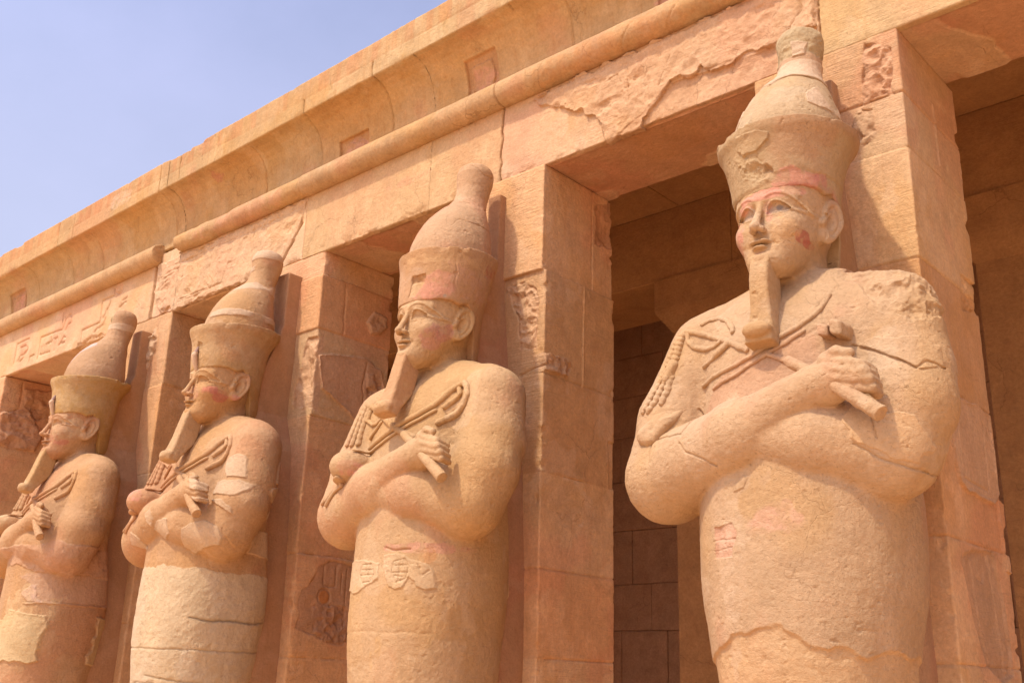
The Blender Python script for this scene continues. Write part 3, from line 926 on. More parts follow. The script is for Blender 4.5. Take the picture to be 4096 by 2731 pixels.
RED_DET = {0: [dict(t='poly', p=[(-.146, 3.182), (-.018, 3.136), (.063, 3.076), (.083, 3.022), (.065, 2.969), (-.004, 2.96), (-.095, 3.02)], h=-.014, amp=.070, f=10, en=.03, e=.01),
               dict(t='poly', p=[(-.114, 3.299), (.011, 3.301), (.089, 3.274), (.086, 3.221), (.016, 3.168), (-.08, 3.167), (-.119, 3.22)], h=.014, en=.02),
               dict(t='poly', p=[(-.4, 3.0), (-.15, 2.94), (.05, 2.985), (.18, 3.045), (.34, 3.04), (.36, 2.7), (-.4, 2.7)], h=-.007, en=.03, lip=.006)],
           1: [dict(t='poly', p=[(.034, 3.131), (.155, 3.143), (.159, 3.073), (.095, 3.007), (.067, 2.947), (-.005, 2.944), (.01, 3.063)], h=-.022, amp=.03, f=11, en=.02),
               dict(t='line', p=[(.33, 3.26), (.32, 2.95)], h=-.003, w=.004)],
           2: [dict(t='poly', p=[(.02, 3.20), (.10, 3.17), (.09, 3.11), (.02, 3.10)], h=-.02, en=.02)], 3: []}
RED_SPOT = {0: [((.20, -1.0, 2.95), (.12, .2, .08), PINK, .9), ((.19, -1.0, 2.925), (.10, .2, .025), RUST, .6), ((.30, -.83, 2.97), (.06, .12, .09), (.45, .16, .11), .7), ((.33, -.7, 2.9), (.06, .12, .10), (.42, .17, .12), .6)],
            1: [((.21, -1.0, 3.06), (.14, .2, .14), (.57, .25, .14), .75), ((.18, -1.02, 2.97), (.18, .2, .08), PINK, .6), ((.1, -1.1, 3.28), (.25, .2, .045), OCH, .8), ((.37, -.8, 3.28), (.12, .35, .05), OCH, .7), ((.33, -.45, 3.28), (.1, .2, .07), (.40, .13, .07), .7), ((.285, -.93, 2.95), (.03, .05, .03), (.28, .30, .24), .5), ((.35, -.75, 3.1), (.1, .3, .2), (.50, .26, .15), .5)],
            2: [((.0, -.8, 3.15), (.6, .8, .3), (.50, .315, .15), .7), ((.3, -.5, 3.1), (.2, .4, .25), (.47, .275, .12), .5)],
            3: [((.0, -.8, 3.15), (.6, .8, .4), (.50, .325, .155), .65), ((.3, -.5, 3.0), (.2, .4, .3), (.50, .29, .11), .5)]}
WHITE_DET = {0: [dict(t='line', p=[(-.03, 3.81), (-.012, 3.823), (.028, 3.873), (.089, 3.892), (.154, 3.872), (.204, 3.859), (.26, 3.88)], h=-.02, w=.008),
                 dict(t='poly', p=[(-.3, 3.9), (-.012, 3.823), (.028, 3.873), (.089, 3.892), (.154, 3.872), (.3, 3.86), (.3, 4.12), (-.3, 4.1)], h=.008, en=.01, col=PALE),
                 dict(t='poly', p=[(-.3, 4.16), (.0, 4.17), (.3, 4.12), (.3, 4.6), (-.3, 4.6)], h=-.004, en=.04, amp=.03, f=8, col=(0.432, 0.305, 0.149)),
                 dict(t='poly', p=[(.02, 4.15), (.10, 4.16), (.10, 4.27), (.02, 4.28)], h=.010, en=.02, col=PALE),
                 dict(t='poly', p=[(.223, 3.653), (.256, 3.743), (.301, 3.654), (.335, 3.531), (.308, 3.535), (.247, 3.558)], h=.008, en=.02, col=PALE),
                 dict(t='poly', p=[(-.4, 3.5), (-.28, 3.75), (-.22, 3.7), (-.20, 3.60), (-.24, 3.52), (-.22, 3.42), (-.4, 3.4)], h=.008, en=.025, col=PALE)],
             1: [dict(t='line', p=[(.0, 3.93), (.1, 3.955), (.16, 3.95)], h=-.006, w=.005), dict(t='line', p=[(.22, 3.62), (.24, 3.7), (.3, 3.69)], h=-.006, w=.005), dict(t='line', p=[(-.05, 4.35), (.05, 4.39), (.13, 4.33), (.16, 4.28)], h=-.006, w=.005)],
             2: [dict(t='poly', p=[(-.02, 3.56), (.128, 3.57), (.24, 3.58), (.33, 3.565), (.324, 3.50), (.292, 3.503), (.153, 3.495), (-.02, 3.49)], h=.010, en=.012, col=PALE),
                 dict(t='poly', p=[(-.14, 4.12), (.02, 4.17), (.02, 4.23), (-.14, 4.20)], h=.008, en=.015, col=PALE),
                 dict(t='poly', p=[(-.2, 4.30), (.2, 4.30), (.2, 4.6), (-.2, 4.6)], h=.006, en=.015, col=PALE),
                 dict(t='poly', p=[(-.2, 3.95), (.04, 3.98), (.12, 4.0), (.2, 3.93), (.2, 3.88), (-.2, 3.85)], h=.006, en=.02, col=PALE)],
             3: [dict(t='poly', p=[(-.1, 3.85), (.05, 3.92), (.12, 3.86), (.06, 3.78), (.0, 3.74), (-.06, 3.62), (-.2, 3.52), (-.25, 3.7)], h=.008, en=.02, col=(0.588, 0.402, 0.297)),
                 dict(t='poly', p=[(-.3, 4.14), (.05, 4.15), (.2, 4.12), (.2, 4.22), (-.3, 4.23)], h=.006, en=.02, col=PALE),
                 dict(t='poly', p=[(-.3, 4.24), (.04, 4.25), (.02, 4.6), (-.3, 4.6)], h=-.01, amp=.03, f=9, en=.03, col=(0.450, 0.314, 0.149))]}


def part_final(fn, st, det, wob=.005, s=0):
    def f(x, y, z):
        d = fn(x, y, z, st)
        k = np.abs(d) < .12
        if k.any():
            X, Y, Z = x[k], y[k], z[k]
            d = d.copy()
            d[k] = d[k] + F4(wob) * fbm(X, Y, Z, 3.2, 3, s + st['i'] * 13) + F4(.004) * (np.abs(fbm(X, Y, Z, 10, 4, s + 2)) - F4(.15)) + F4(.0015) * fbm(X, Y, Z, 30, 2, s) + F4(.025) * np.maximum(0, fbm(X, Y, Z, 17, 3, s + 6) - F4(.38)) - relief(X, Z, Y, det) * (Y < -.25)
        return d
    return f


def part_col(base, st, det, spots=(), s=0):
    def f(x, y, z):
        c = mottled(x, y, z, base, st['i'] * 7 + s)
        for n, q in enumerate(det):
            if 'col' in q:
                a = (1 - sstep(-.004, .006, pdist(x, z, y, q['p'], q.get('en', .02), n))) * (y < -.25)
                c = c + (np.array(q['col'], F4) - c) * (a * F4(.85))[:, None]
        return paint(x, y, z, c, spots, st['i'] + s)
    return f


# ---- crook and flail: ridges that follow the surface of the body
CROOK = [(-.36, 1.745), (-.2, 1.793), (.027, 1.882), (.198, 1.943), (.320, 2.005), (.369, 2.057), (.41, 2.126), (.457, 2.172), (.524, 2.179), (.575, 2.135), (.597, 2.066), (.571, 1.99), (.515, 1.935), (.461, 1.90), (.386, 1.857)]
CROOK_IN = [(.478, 2.14), (.50, 2.09), (.463, 2.04), (.41, 1.985)]
CROOK_A = [(-.515, 1.785), (-.215, 1.832), (-.088, 1.87), (-.006, 1.908), (.074, 1.95), (.186, 2.0), (.274, 2.063), (.315, 2.129), (.335, 2.20)]
CROOK_A2 = [(-.387, 1.729), (-.192, 1.774), (-.003, 1.853), (.115, 1.904), (.224, 1.968)]


def on_body(st, lines):
    """lines: (polyline in x,z, radius, bead pitch or 0)"""
    def f(x, y, z):
        sb = sd_body(x, y, z, st)
        d = np.full(x.shape, F4(1))
        for P, r, bead in lines:
            q = line2(x, z, P)
            rr = F4(r)
            if bead:
                rr = rr * (F4(.88) + F4(.20) * np.abs(np.sin((z + F4(.35) * x) * F4(math.pi / bead))))
            d = np.minimum(d, np.sqrt(q * q + (sb + F4(.003 if st['first'] else -.004)) ** 2) - rr)
        if st['first']:
            d = d + F4(.007) * fbm(x, y, z, 20, 3, 4)
        return np.where(y < -.3, d, 1)
    return f


def handle_fn(st):
    def f(x, y, z):
        a, b, c = (.745, -1.278, 1.342), (.56, -1.262, 1.495), (.20, -1.19, 1.752)
        d = np.minimum(cap(x, y, z, a, b, .043, .040), cap(x, y, z, b, c, .040, .032))
        # the butt is cut square
        u = np.array([.185, -.016, -.153]); u = u / np.linalg.norm(u)
        e = (x - F4(a[0] - .012)) * F4(u[0]) + (y - F4(a[1])) * F4(u[1]) + (z - F4(a[2] + .01)) * F4(u[2])
        d = smax(d, e, .006)
        if st['i'] in (0, 2, 3):
            d = d + F4(.010) * fbm(x, y, z, 16, 3, 2)
        return d
    return f


FLAIL_B = [([(.20, 1.752), (.085, 1.801), (-.042, 1.863), (-.235, 1.986), (-.45, 2.10), (-.597, 2.171)], .027, 0),
           ([(-.56, 2.165), (-.575, 2.018), (-.575, 1.901), (-.57, 1.811)], .020, .05), ([(-.60, 2.165), (-.620, 2.018), (-.625, 1.901), (-.625, 1.811)], .020, .05), ([(-.63, 2.15), (-.665, 2.018), (-.675, 1.901), (-.68, 1.811)], .020, .05),
           ([(-.548, 2.10), (-.55, 2.02), (-.46, 1.965), (-.33, 1.95), (-.25, 1.985)], .017, 0), ([(-.25, 1.94), (-.32, 1.885), (-.44, 1.845)], .018, 0),
           ([(-.413, 1.46), (-.52, 1.435), (-.60, 1.40), (-.68, 1.33)], .020, 0), ([(-.44, 1.42), (-.56, 1.385), (-.66, 1.29)], .020, 0), ([(-.56, 1.45), (-.66, 1.39), (-.74, 1.31)], .020, 0)]
FLAIL_A = [([(.20, 1.752), (.119, 1.798), (.022, 1.853)], .018, 0), ([(-.659, 2.185), (-.508, 2.129), (-.272, 2.006), (-.136, 1.915)], .021, 0),
           ([(-.544, 2.216), (-.502, 2.239), (-.427, 2.236), (-.345, 2.19), (-.267, 2.106), (-.259, 2.075)], .019, 0), ([(-.637, 2.164), (-.63, 2.108), (-.58, 2.054), (-.506, 2.028), (-.4, 2.015), (-.338, 2.04)], .019, 0),
           ([(-.282, 2.0), (-.333, 1.967), (-.378, 1.946)], .028, 0), ([(-.383, 1.939), (-.443, 1.925), (-.505, 1.909)], .018, 0),
           ([(-.675, 2.16), (-.70, 2.029), (-.715, 1.945)], .030, .034), ([(-.72, 2.12), (-.745, 2.029), (-.755, 1.96)], .026, .034), ([(-.715, 1.945), (-.745, 1.865)], .040, 0),
           ([(-.745, 1.865), (-.777, 1.791), (-.798, 1.71), (-.847, 1.647)], .024, .042), ([(-.80, 1.879), (-.825, 1.802), (-.857, 1.722), (-.895, 1.654)], .024, .042), ([(-.715, 1.855), (-.732, 1.765), (-.752, 1.69)], .024, .042)]


# ---- building
GLYPH = [[(-13.93, 4.60), (-13.93, 4.941), (-13.484, 4.95)], [(-13.034, 4.51), (-13.044, 4.874), (-12.329, 4.857), (-12.363, 5.143)],
         [(-11.606, 4.44), (-11.629, 4.701), (-11.086, 4.709), (-11.109, 5.046), (-10.753, 5.052), (-10.789, 5.171)], [(-13.337, 4.527), (-13.346, 4.611), (-13.195, 4.619), (-13.159, 4.565)]]
SIGN = [[(-13.80, 4.61), (-13.72, 4.70), (-13.60, 4.70), (-13.47, 4.78)], [(-13.72, 4.60), (-13.62, 4.63), (-13.50, 4.74)], [(-13.78, 4.84), (-13.6, 4.85), (-13.52, 4.80)],
        [(-12.95, 4.585), (-12.96, 4.70)], [(-12.88, 4.575), (-12.89, 4.71)], [(-12.81, 4.58), (-12.82, 4.71)], [(-12.74, 4.57), (-12.75, 4.72)], [(-12.66, 4.56), (-12.67, 4.80)], [(-12.97, 4.575), (-12.63, 4.565)], [(-12.8, 4.72), (-12.6, 4.73)],
        [(-12.50, 4.545), (-12.52, 4.74)], [(-12.46, 4.55), (-12.47, 4.70)], [(-12.53, 4.75), (-12.43, 4.75)], [(-12.356, 4.609), (-12.27, 4.66), (-12.224, 4.72), (-12.15, 4.69)], [(-12.28, 4.62), (-12.17, 4.63)],
        [(-12.304, 4.852), (-12.27, 4.93), (-12.249, 5.025), (-12.12, 5.06), (-12.06, 5.0), (-12.045, 4.913), (-12.15, 4.90), (-12.2, 4.82)],
        [(-11.216, 4.583), (-11.15, 4.63), (-11.086, 4.624), (-10.964, 4.662), (-10.93, 4.74)], [(-11.017, 4.761), (-10.97, 4.80), (-10.95, 4.86), (-10.90, 4.90), (-10.85, 4.975)], [(-10.559, 4.823), (-10.485, 4.85), (-10.409, 4.875), (-10.37, 4.85)], [(-10.485, 4.914), (-10.365, 4.93)], [(-10.701, 5.018), (-10.634, 5.068), (-10.56, 5.13)], [(-10.72, 5.08), (-10.62, 5.04), (-10.55, 5.06)],
        [(-11.5, 4.50), (-11.3, 4.53), (-11.1, 4.50)]]
HAND = [[(-9.50, 4.80), (-9.42, 4.86), (-9.346, 4.90), (-9.25, 4.905), (-9.195, 4.895)], [(-9.42, 4.80), (-9.34, 4.83), (-9.18, 4.87)], [(-9.36, 4.80), (-9.18, 4.835)], [(-9.37, 4.775), (-9.18, 4.80)], [(-9.52, 4.62), (-9.45, 4.68), (-9.38, 4.66), (-9.37, 4.58)], [(-9.32, 4.60), (-9.25, 4.65), (-9.22, 4.60)],
        [(-9.5, 4.99), (-9.2, 5.03), (-9.0, 5.02)], [(-9.5, 4.95), (-9.1, 4.985)], [(-8.9, 4.52), (-8.3, 4.53), (-7.9, 4.56)], [(-8.9, 4.55), (-8.2, 4.56)]]
PITTED_A = [(-2.84, 5.16), (-2.649, 5.024), (-2.526, 4.973), (-2.386, 4.906), (-2.268, 4.826), (-2.114, 4.718), (-2.011, 4.612), (-1.993, 4.547), (-1.965, 4.40), (-1.609, 4.40), (-1.60, 4.489), (-1.488, 4.565), (-1.401, 4.661), (-1.315, 4.772), (-1.151, 4.738), (-1.036, 4.771), (-.896, 4.697), (-.773, 4.677), (-.679, 4.716), (-.56, 4.711), (-.456, 4.728), (-.33, 4.66), (-.02, 4.74), (-.02, 5.18), (-1.0, 5.18), (-1.91, 5.186)]
PITTED_C = [(-9.55, 5.20), (-7.433, 5.18), (-6.30, 5.19), (-6.353, 4.892), (-6.49, 4.71), (-6.659, 4.512), (-7.0, 4.40), (-9.05, 4.38), (-9.10, 4.508), (-9.306, 4.473), (-9.502, 4.659), (-9.569, 4.84), (-9.518, 4.994)]
LINT_DET = ([dict(t='poly', p=PITTED_A, h=.030, amp=.022, f=9, en=.045, lip=.006, col=(.56, .325, .158)),
             dict(t='poly', p=[(-2.0, 4.38), (-1.5, 4.60), (-1.3, 4.75), (-1.0, 4.72), (-.5, 4.70), (-.03, 4.72), (-.03, 4.38)], h=-.012, amp=.020, f=6, en=.02, col=(0.539, 0.302, 0.145)),
             dict(t='poly', p=PITTED_C, h=.018, amp=.018, f=9, en=.03, lip=.006, col=(0.539, 0.316, 0.155)),
             dict(t='poly', p=[(-7.9, 4.46), (-7.4, 4.43), (-7.3, 4.38), (-9.05, 4.30), (-8.9, 4.44), (-8.3, 4.47)], h=-.03, amp=.04, f=10, en=.03),
             dict(t='poly', p=[(-9.665, 5.6), (-9.665, 4.0), (-9.575, 4.0), (-9.575, 5.6)], h=-.035, en=.008, e=.004),
             dict(t='poly', p=[(-6.27, 5.6), (-6.27, 4.0), (-3.215, 4.0), (-3.215, 5.6)], h=.006, en=.004, col=(0.558, 0.347, 0.155)),
             dict(t='poly', p=[(-.006, 5.6), (-.006, 4.0), (9, 4.0), (9, 5.6)], h=.010, en=.004, col=(0.567, 0.357, 0.155)),
             dict(t='poly', p=[(-11.7, 4.5), (-11.4, 4.52), (-10.9, 4.50), (-10.6, 4.40), (-11.7, 4.30)], h=-.02, amp=.03, f=10, en=.03)]
            + [dict(t='line', p=[(-.006, 5.3), (.0, 4.6), (-.006, 4.43)], h=-.05, w=.008), dict(t='line', p=[(-3.211, 5.25), (-3.22, 4.9), (-3.235, 4.43)], h=-.05, w=.008),
               dict(t='line', p=[(-6.275, 5.25), (-6.28, 4.43)], h=-.02, w=.006), dict(t='line', p=[(-6.345, 4.92), (-6.49, 4.71), (-6.66, 4.51)], h=-.03, w=.009), dict(t='line', p=[(-9.655, 4.93), (-9.64, 4.42)], h=-.03, w=.008),
               dict(t='line', p=[(-2.9, 5.165), (-1.9, 5.178), (-.5, 5.172)], h=-.012, w=.006, en=.004), dict(t='line', p=[(-9.4, 5.10), (-7.4, 5.09), (-6.4, 5.12)], h=-.010, w=.006, en=.004),
               dict(t='line', p=[(-7.3, 5.15), (-7.32, 4.9), (-7.3, 4.55)], h=-.010, w=.005), dict(t='line', p=[(-1.75, 5.1), (-1.72, 4.7)], h=-.010, w=.005), dict(t='line', p=[(-1.3, 5.0), (-1.42, 4.75)], h=-.010, w=.005), dict(t='line', p=[(-2.0, 5.0), (-1.85, 5.03), (-1.8, 4.93)], h=-.012, w=.006),
               dict(t='line', p=[(-8.2, 5.1), (-8.25, 4.75), (-8.1, 4.6), (-8.2, 4.5)], h=-.010, w=.008), dict(t='line', p=[(-.2, 5.1), (-.12, 4.9), (-.25, 4.75)], h=-.012, w=.007)]
            + [dict(t='line', p=q, h=-.022, w=.014, en=.006) for q in GLYPH] + [dict(t='line', p=q, h=-.020, w=.017, en=.004) for q in SIGN] + [dict(t='line', p=q, h=-.014, w=.010, en=.003) for q in HAND])
PITZONE = [(PITTED_A, .030), (PITTED_C, .026)]


def architrave_fn(x, y, z):
    d = rbox(x, y, z, (XL, 0, ZS), (XR, PD, 5.36), .004)
    k = np.abs(d) < .12
    if k.any():
        X, Y, Z = x[k], y[k], z[k]
        n = fbm(X, Y, Z, 2.7, 3, 21)
        fr = (Y < .06)
        h = relief(X, Z, Y, LINT_DET) * fr
        for P, a in PITZONE:
            q = pdist(X, Z, Y, P, .03, 0)
            m = (q < 0) & fr
            if m.any():
                pt = np.maximum(0, fbm(X[m] * F4(.7), Y[m], Z[m] * F4(1.2), 6, 5, 61) - F4(.20))
                h[m] -= F4(a * 2.2) * pt + F4(.012) * np.abs(fbm(X[m], Y[m], Z[m], 4, 4, 67))
        # worn lower arris
        e = np.exp(-((Z - F4(ZS)) ** 2 + Y ** 2) / F4(.05 ** 2))
        ch = np.maximum(0, fbm(X, Y, Z, 5, 4, 77) - F4(.08)) * e
        # soffit: thin flaked layers
        so = sstep(.02, .06, fbm(X, Y, Z, 1.1, 4, 83)) * F4(.010) * (Z < ZS + .05) * (Y > .08)
        d = d.copy()
        d[k] = d[k] + F4(.004) * n + noise(X, Y, Z, 24, 8) * F4(.0018) - h + ch * F4(.09) + so
    return d


def blocktone(x, cuts, s):
    t = np.random.RandomState(s).uniform(-1, 1, (len(cuts) + 1, 2)).astype(F4)[np.searchsorted(cuts, x)]
    return (1 + t[:, :1] * F4(.055)) * (1 + t[:, 1:] * np.array([0, .05, .09], F4))


def architrave_col(x, y, z):
    c = mottled(x, y, z, C_LINT, 3)
    for n, q in enumerate(LINT_DET):
        if 'col' in q:
            a = (1 - sstep(-.004, .008, pdist(x, z, y, q['p'], q.get('en', .02), n))) * (y < .06)
            c = c + (np.array(q['col'], F4) * (c / C_LINT.astype(F4)) ** F4(.6) - c) * (a * F4(.9))[:, None]
    c = c * blocktone(x, [-12.4, -9.62, -6.275, -3.211, -.006], 3)
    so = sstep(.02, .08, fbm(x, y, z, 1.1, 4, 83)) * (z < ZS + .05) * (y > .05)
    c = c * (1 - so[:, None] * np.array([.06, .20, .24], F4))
    return paint(x, y, z, c, [((-4.6, 0, 4.87), (.28, .2, .05), (.60, .27, .14), .5), ((-13.6, 0, 4.82), (.2, .2, .1), (.60, .25, .12), .35), ((-12.15, 0, 4.95), (.14, .2, .12), (.60, .25, .12), .35), ((-10.65, 0, 5.08), (.15, .2, .1), (.58, .26, .14), .3)], 5)


def torus_fn(x, y, z):
    n = fbm(x, y, z, 3, 3, 30)
    r = F4(.137) + F4(.005) * n
    er = sstep(-6.2, -6.6, x) * (1 - sstep(-9.3, -9.0, -x * -1)) if False else ((x < -6.27) & (x > -9.5)) * F4(1)
    r = r - er * (F4(.008) + F4(.05) * np.maximum(0, fbm(x, y, z, 2.2, 4, 31) - F4(.05)))
    r = r - F4(.030) * np.maximum(0, fbm(x, y, z, 4, 4, 35) - F4(.2)) * (x > -3.2)
    d = np.sqrt((y + F4(.035)) ** 2 + (z - F4(5.345)) ** 2) - r
    d = d + F4(.02) * np.exp(-((x + F4(3.20) + F4(.06) * (z - F4(5.34))) / F4(.010)) ** 2) + F4(.008) * np.exp(-((x + F4(6.28)) / F4(.010)) ** 2)
    # slanting scratches on the near length
    sl = np.abs(((x * F4(1.0) + (z - F4(5.3)) * F4(-1.1)) * F4(2.1)) % 1 - F4(.5)) / F4(2.1)
    d = d + F4(.007) * np.exp(-(sl / F4(.010)) ** 2) * (x > -2.7) * sstep(-.1, .3, noise(x, y, z, 1.7, 5))
    rag = F4(.12) * fbm(x, y * 2, z * 2, 6, 3, 36)
    gap = smax(x + rag * F4(1.2) - F4(-8.98), F4(-9.50) + rag * F4(.25) - x, .01)
    d = np.maximum(d, -gap)
    return np.maximum(d, np.maximum(F4(XL) - x, x - F4(XR)))


def cornice_fn(x, y, z):
    d = poly2(y, z, CAV)
    k = np.abs(d) < .12
    if k.any():
        X, Y, Z = x[k], y[k], z[k]
        w = F4(.005) * fbm(X, Y, Z, 2.3, 3, 33) + noise(X, Y, Z, 21, 8) * F4(.0015)
        fil = (Z > 6.05) & (Y < 0)
        cav = (Z < 6.07) & (Z > 5.44) & (Y < .1)
        j = np.zeros(X.shape, F4)
        for jx, a, b in ((-4.85, 6.0, 6.258), (-6.05, 6.0, 6.25), (-2.9, 6.0, 6.7), (-9.215, 6.0, 6.7), (-8.72, 6.10, 6.7), (-11.71, 6.0, 6.7), (-12.2, 6.0, 6.7), (-14.6, 6.0, 6.7), (-1.6, 6.0, 6.7)):
            j = j + F4(.028) * np.exp(-((X + F4(.012) * noise(X, Y, Z, 9, 4) - F4(jx)) / F4(.007)) ** 2) * ((Z < b) & (Z > a)) * fil
        for jx in (-4.84, -6.07, -7.16, -9.217, -11.266, -12.2, -13.38, -2.36):
            j = j + F4(.018) * np.exp(-((X + F4(.010) * noise(X, Y, Z, 6, 4) - F4(jx)) / F4(.008)) ** 2) * cav
        j = j + F4(.006) * np.exp(-((Z - F4(6.255) + F4(.01) * noise(X, Y, Z, 1.5, 4)) / F4(.005)) ** 2) * fil
        # vertical tool marks in the hollow
        j = j + F4(.016) * np.maximum(0, noise(X, Y * 0, Z * F4(.18), 14, 19) - F4(.35)) * cav * sstep(.0, .3, noise(X, Y, Z, .7, 3))
        for a, b, c_, e in ((-3.72, -3.30, 5.4, 5.912), (-5.755, -5.255, 5.4, 5.742), (-14.45, -13.86, 5.4, 5.88), (-1.43, -.85, 5.4, 5.66)):
            q = np.maximum(np.maximum(F4(a) - X, X - F4(b)), np.maximum(F4(c_) - Z, Z - F4(e)))
            m = q < .03
            if m.any():
                am = (1 - sstep(-.004, .004, q[m])) * F4(.034) - (1 - sstep(-.075, -.060, q[m] + F4(.07) * fbm(X[m], Y[m], Z[m], 7, 4, 5))) * F4(.022)
                j[m] += am * cav[m]
        q = poly2(X + F4(.06) * fbm(X, Y, Z, 5, 3, 4), Z + F4(.04) * fbm(X, Y, Z, 5, 3, 9), [(-9.05, 6.49), (-8.75, 6.45), (-8.5, 6.43), (-8.45, 6.6), (-9.1, 6.6)])
        j = j + (1 - sstep(-.005, .005, q)) * F4(.035) * (Y < 0)
        e = np.exp(-((Z - F4(6.495)) ** 2 + (Y + F4(.358)) ** 2) / F4(.05 ** 2)) + np.exp(-((Z - F4(6.066)) ** 2 + (Y + F4(.352)) ** 2) / F4(.03 ** 2)) * F4(.6)
        j = j + np.maximum(0, fbm(X, Y, Z, 2.3, 5, 41) - F4(.16)) * e * F4(.07)
        d = d.copy()
        d[k] = d[k] + w + j
    return np.maximum(d, np.maximum(F4(XL) - x, x - F4(XR)))


def cornice_col(x, y, z):
    c = mottled(x, y, z, C_CORN, 23)
    c = c * np.where((z < 6.06)[:, None], blocktone(x, [-13.38, -12.2, -11.266, -9.217, -7.16, -6.07, -4.84, -2.36], 5), blocktone(x, [-14.6, -12.2, -11.71, -9.215, -8.72, -6.05, -4.85, -2.9, -1.6], 6))
    # the upper course is a redder stone with run-down stains
    up = sstep(6.245, 6.265, z + F4(.01) * noise(x, y, z, 1.5, 4)) * (y < 0)
    st = sstep(-.05, .35, noise(x, y * 0, z * F4(.12), 11, 2) + F4(.5) * noise(x, y * 0, z * F4(.2), 27, 3))
    c = c * (1 - (up * (F4(.25) + F4(.75) * st))[:, None] * np.array([.02, .16, .20], F4))
    for a, b, e in ((-3.72, -3.30, 5.912), (-5.755, -5.255, 5.742), (-14.45, -13.86, 5.88), (-1.43, -.85, 5.66)):
        m = (x > a) & (x < b) & (z < e) & (z > 5.4) & (y < .1)
        c[m] = c[m] * np.array([.97, .88, .90], F4)
    sp = [((-3.5, 0, 5.68), (.17, .3, .20), (.58, .27, .15), .7), ((-5.5, 0, 5.58), (.22, .3, .16), (.56, .28, .17), .7), ((-14.1, 0, 5.6), (.25, .3, .25), (.58, .27, .16), .7), ((-1.15, 0, 5.55), (.28, .3, .12), (.58, .25, .17), .7), ((-8.05, -.2, 6.0), (.12, .12, .06), (.45, .16, .10), .6), ((-10.3, -.36, 6.3), (.3, .2, .15), (.62, .42, .25), .6)]
    return paint(x, y, z, c, sp, 9)


def torus_col(x, y, z):
    c = mottled(x, y, z, C_CORN * np.array([1, .98, 1.03]), 31)
    c = paint(x, y, z, c, [((-1.5, -.1, 5.3), (1.3, .2, .12), (.50, .24, .085), .6), ((-7.4, -.1, 5.3), (.9, .2, .12), (.56, .28, .15), .5)], 3)
    return c


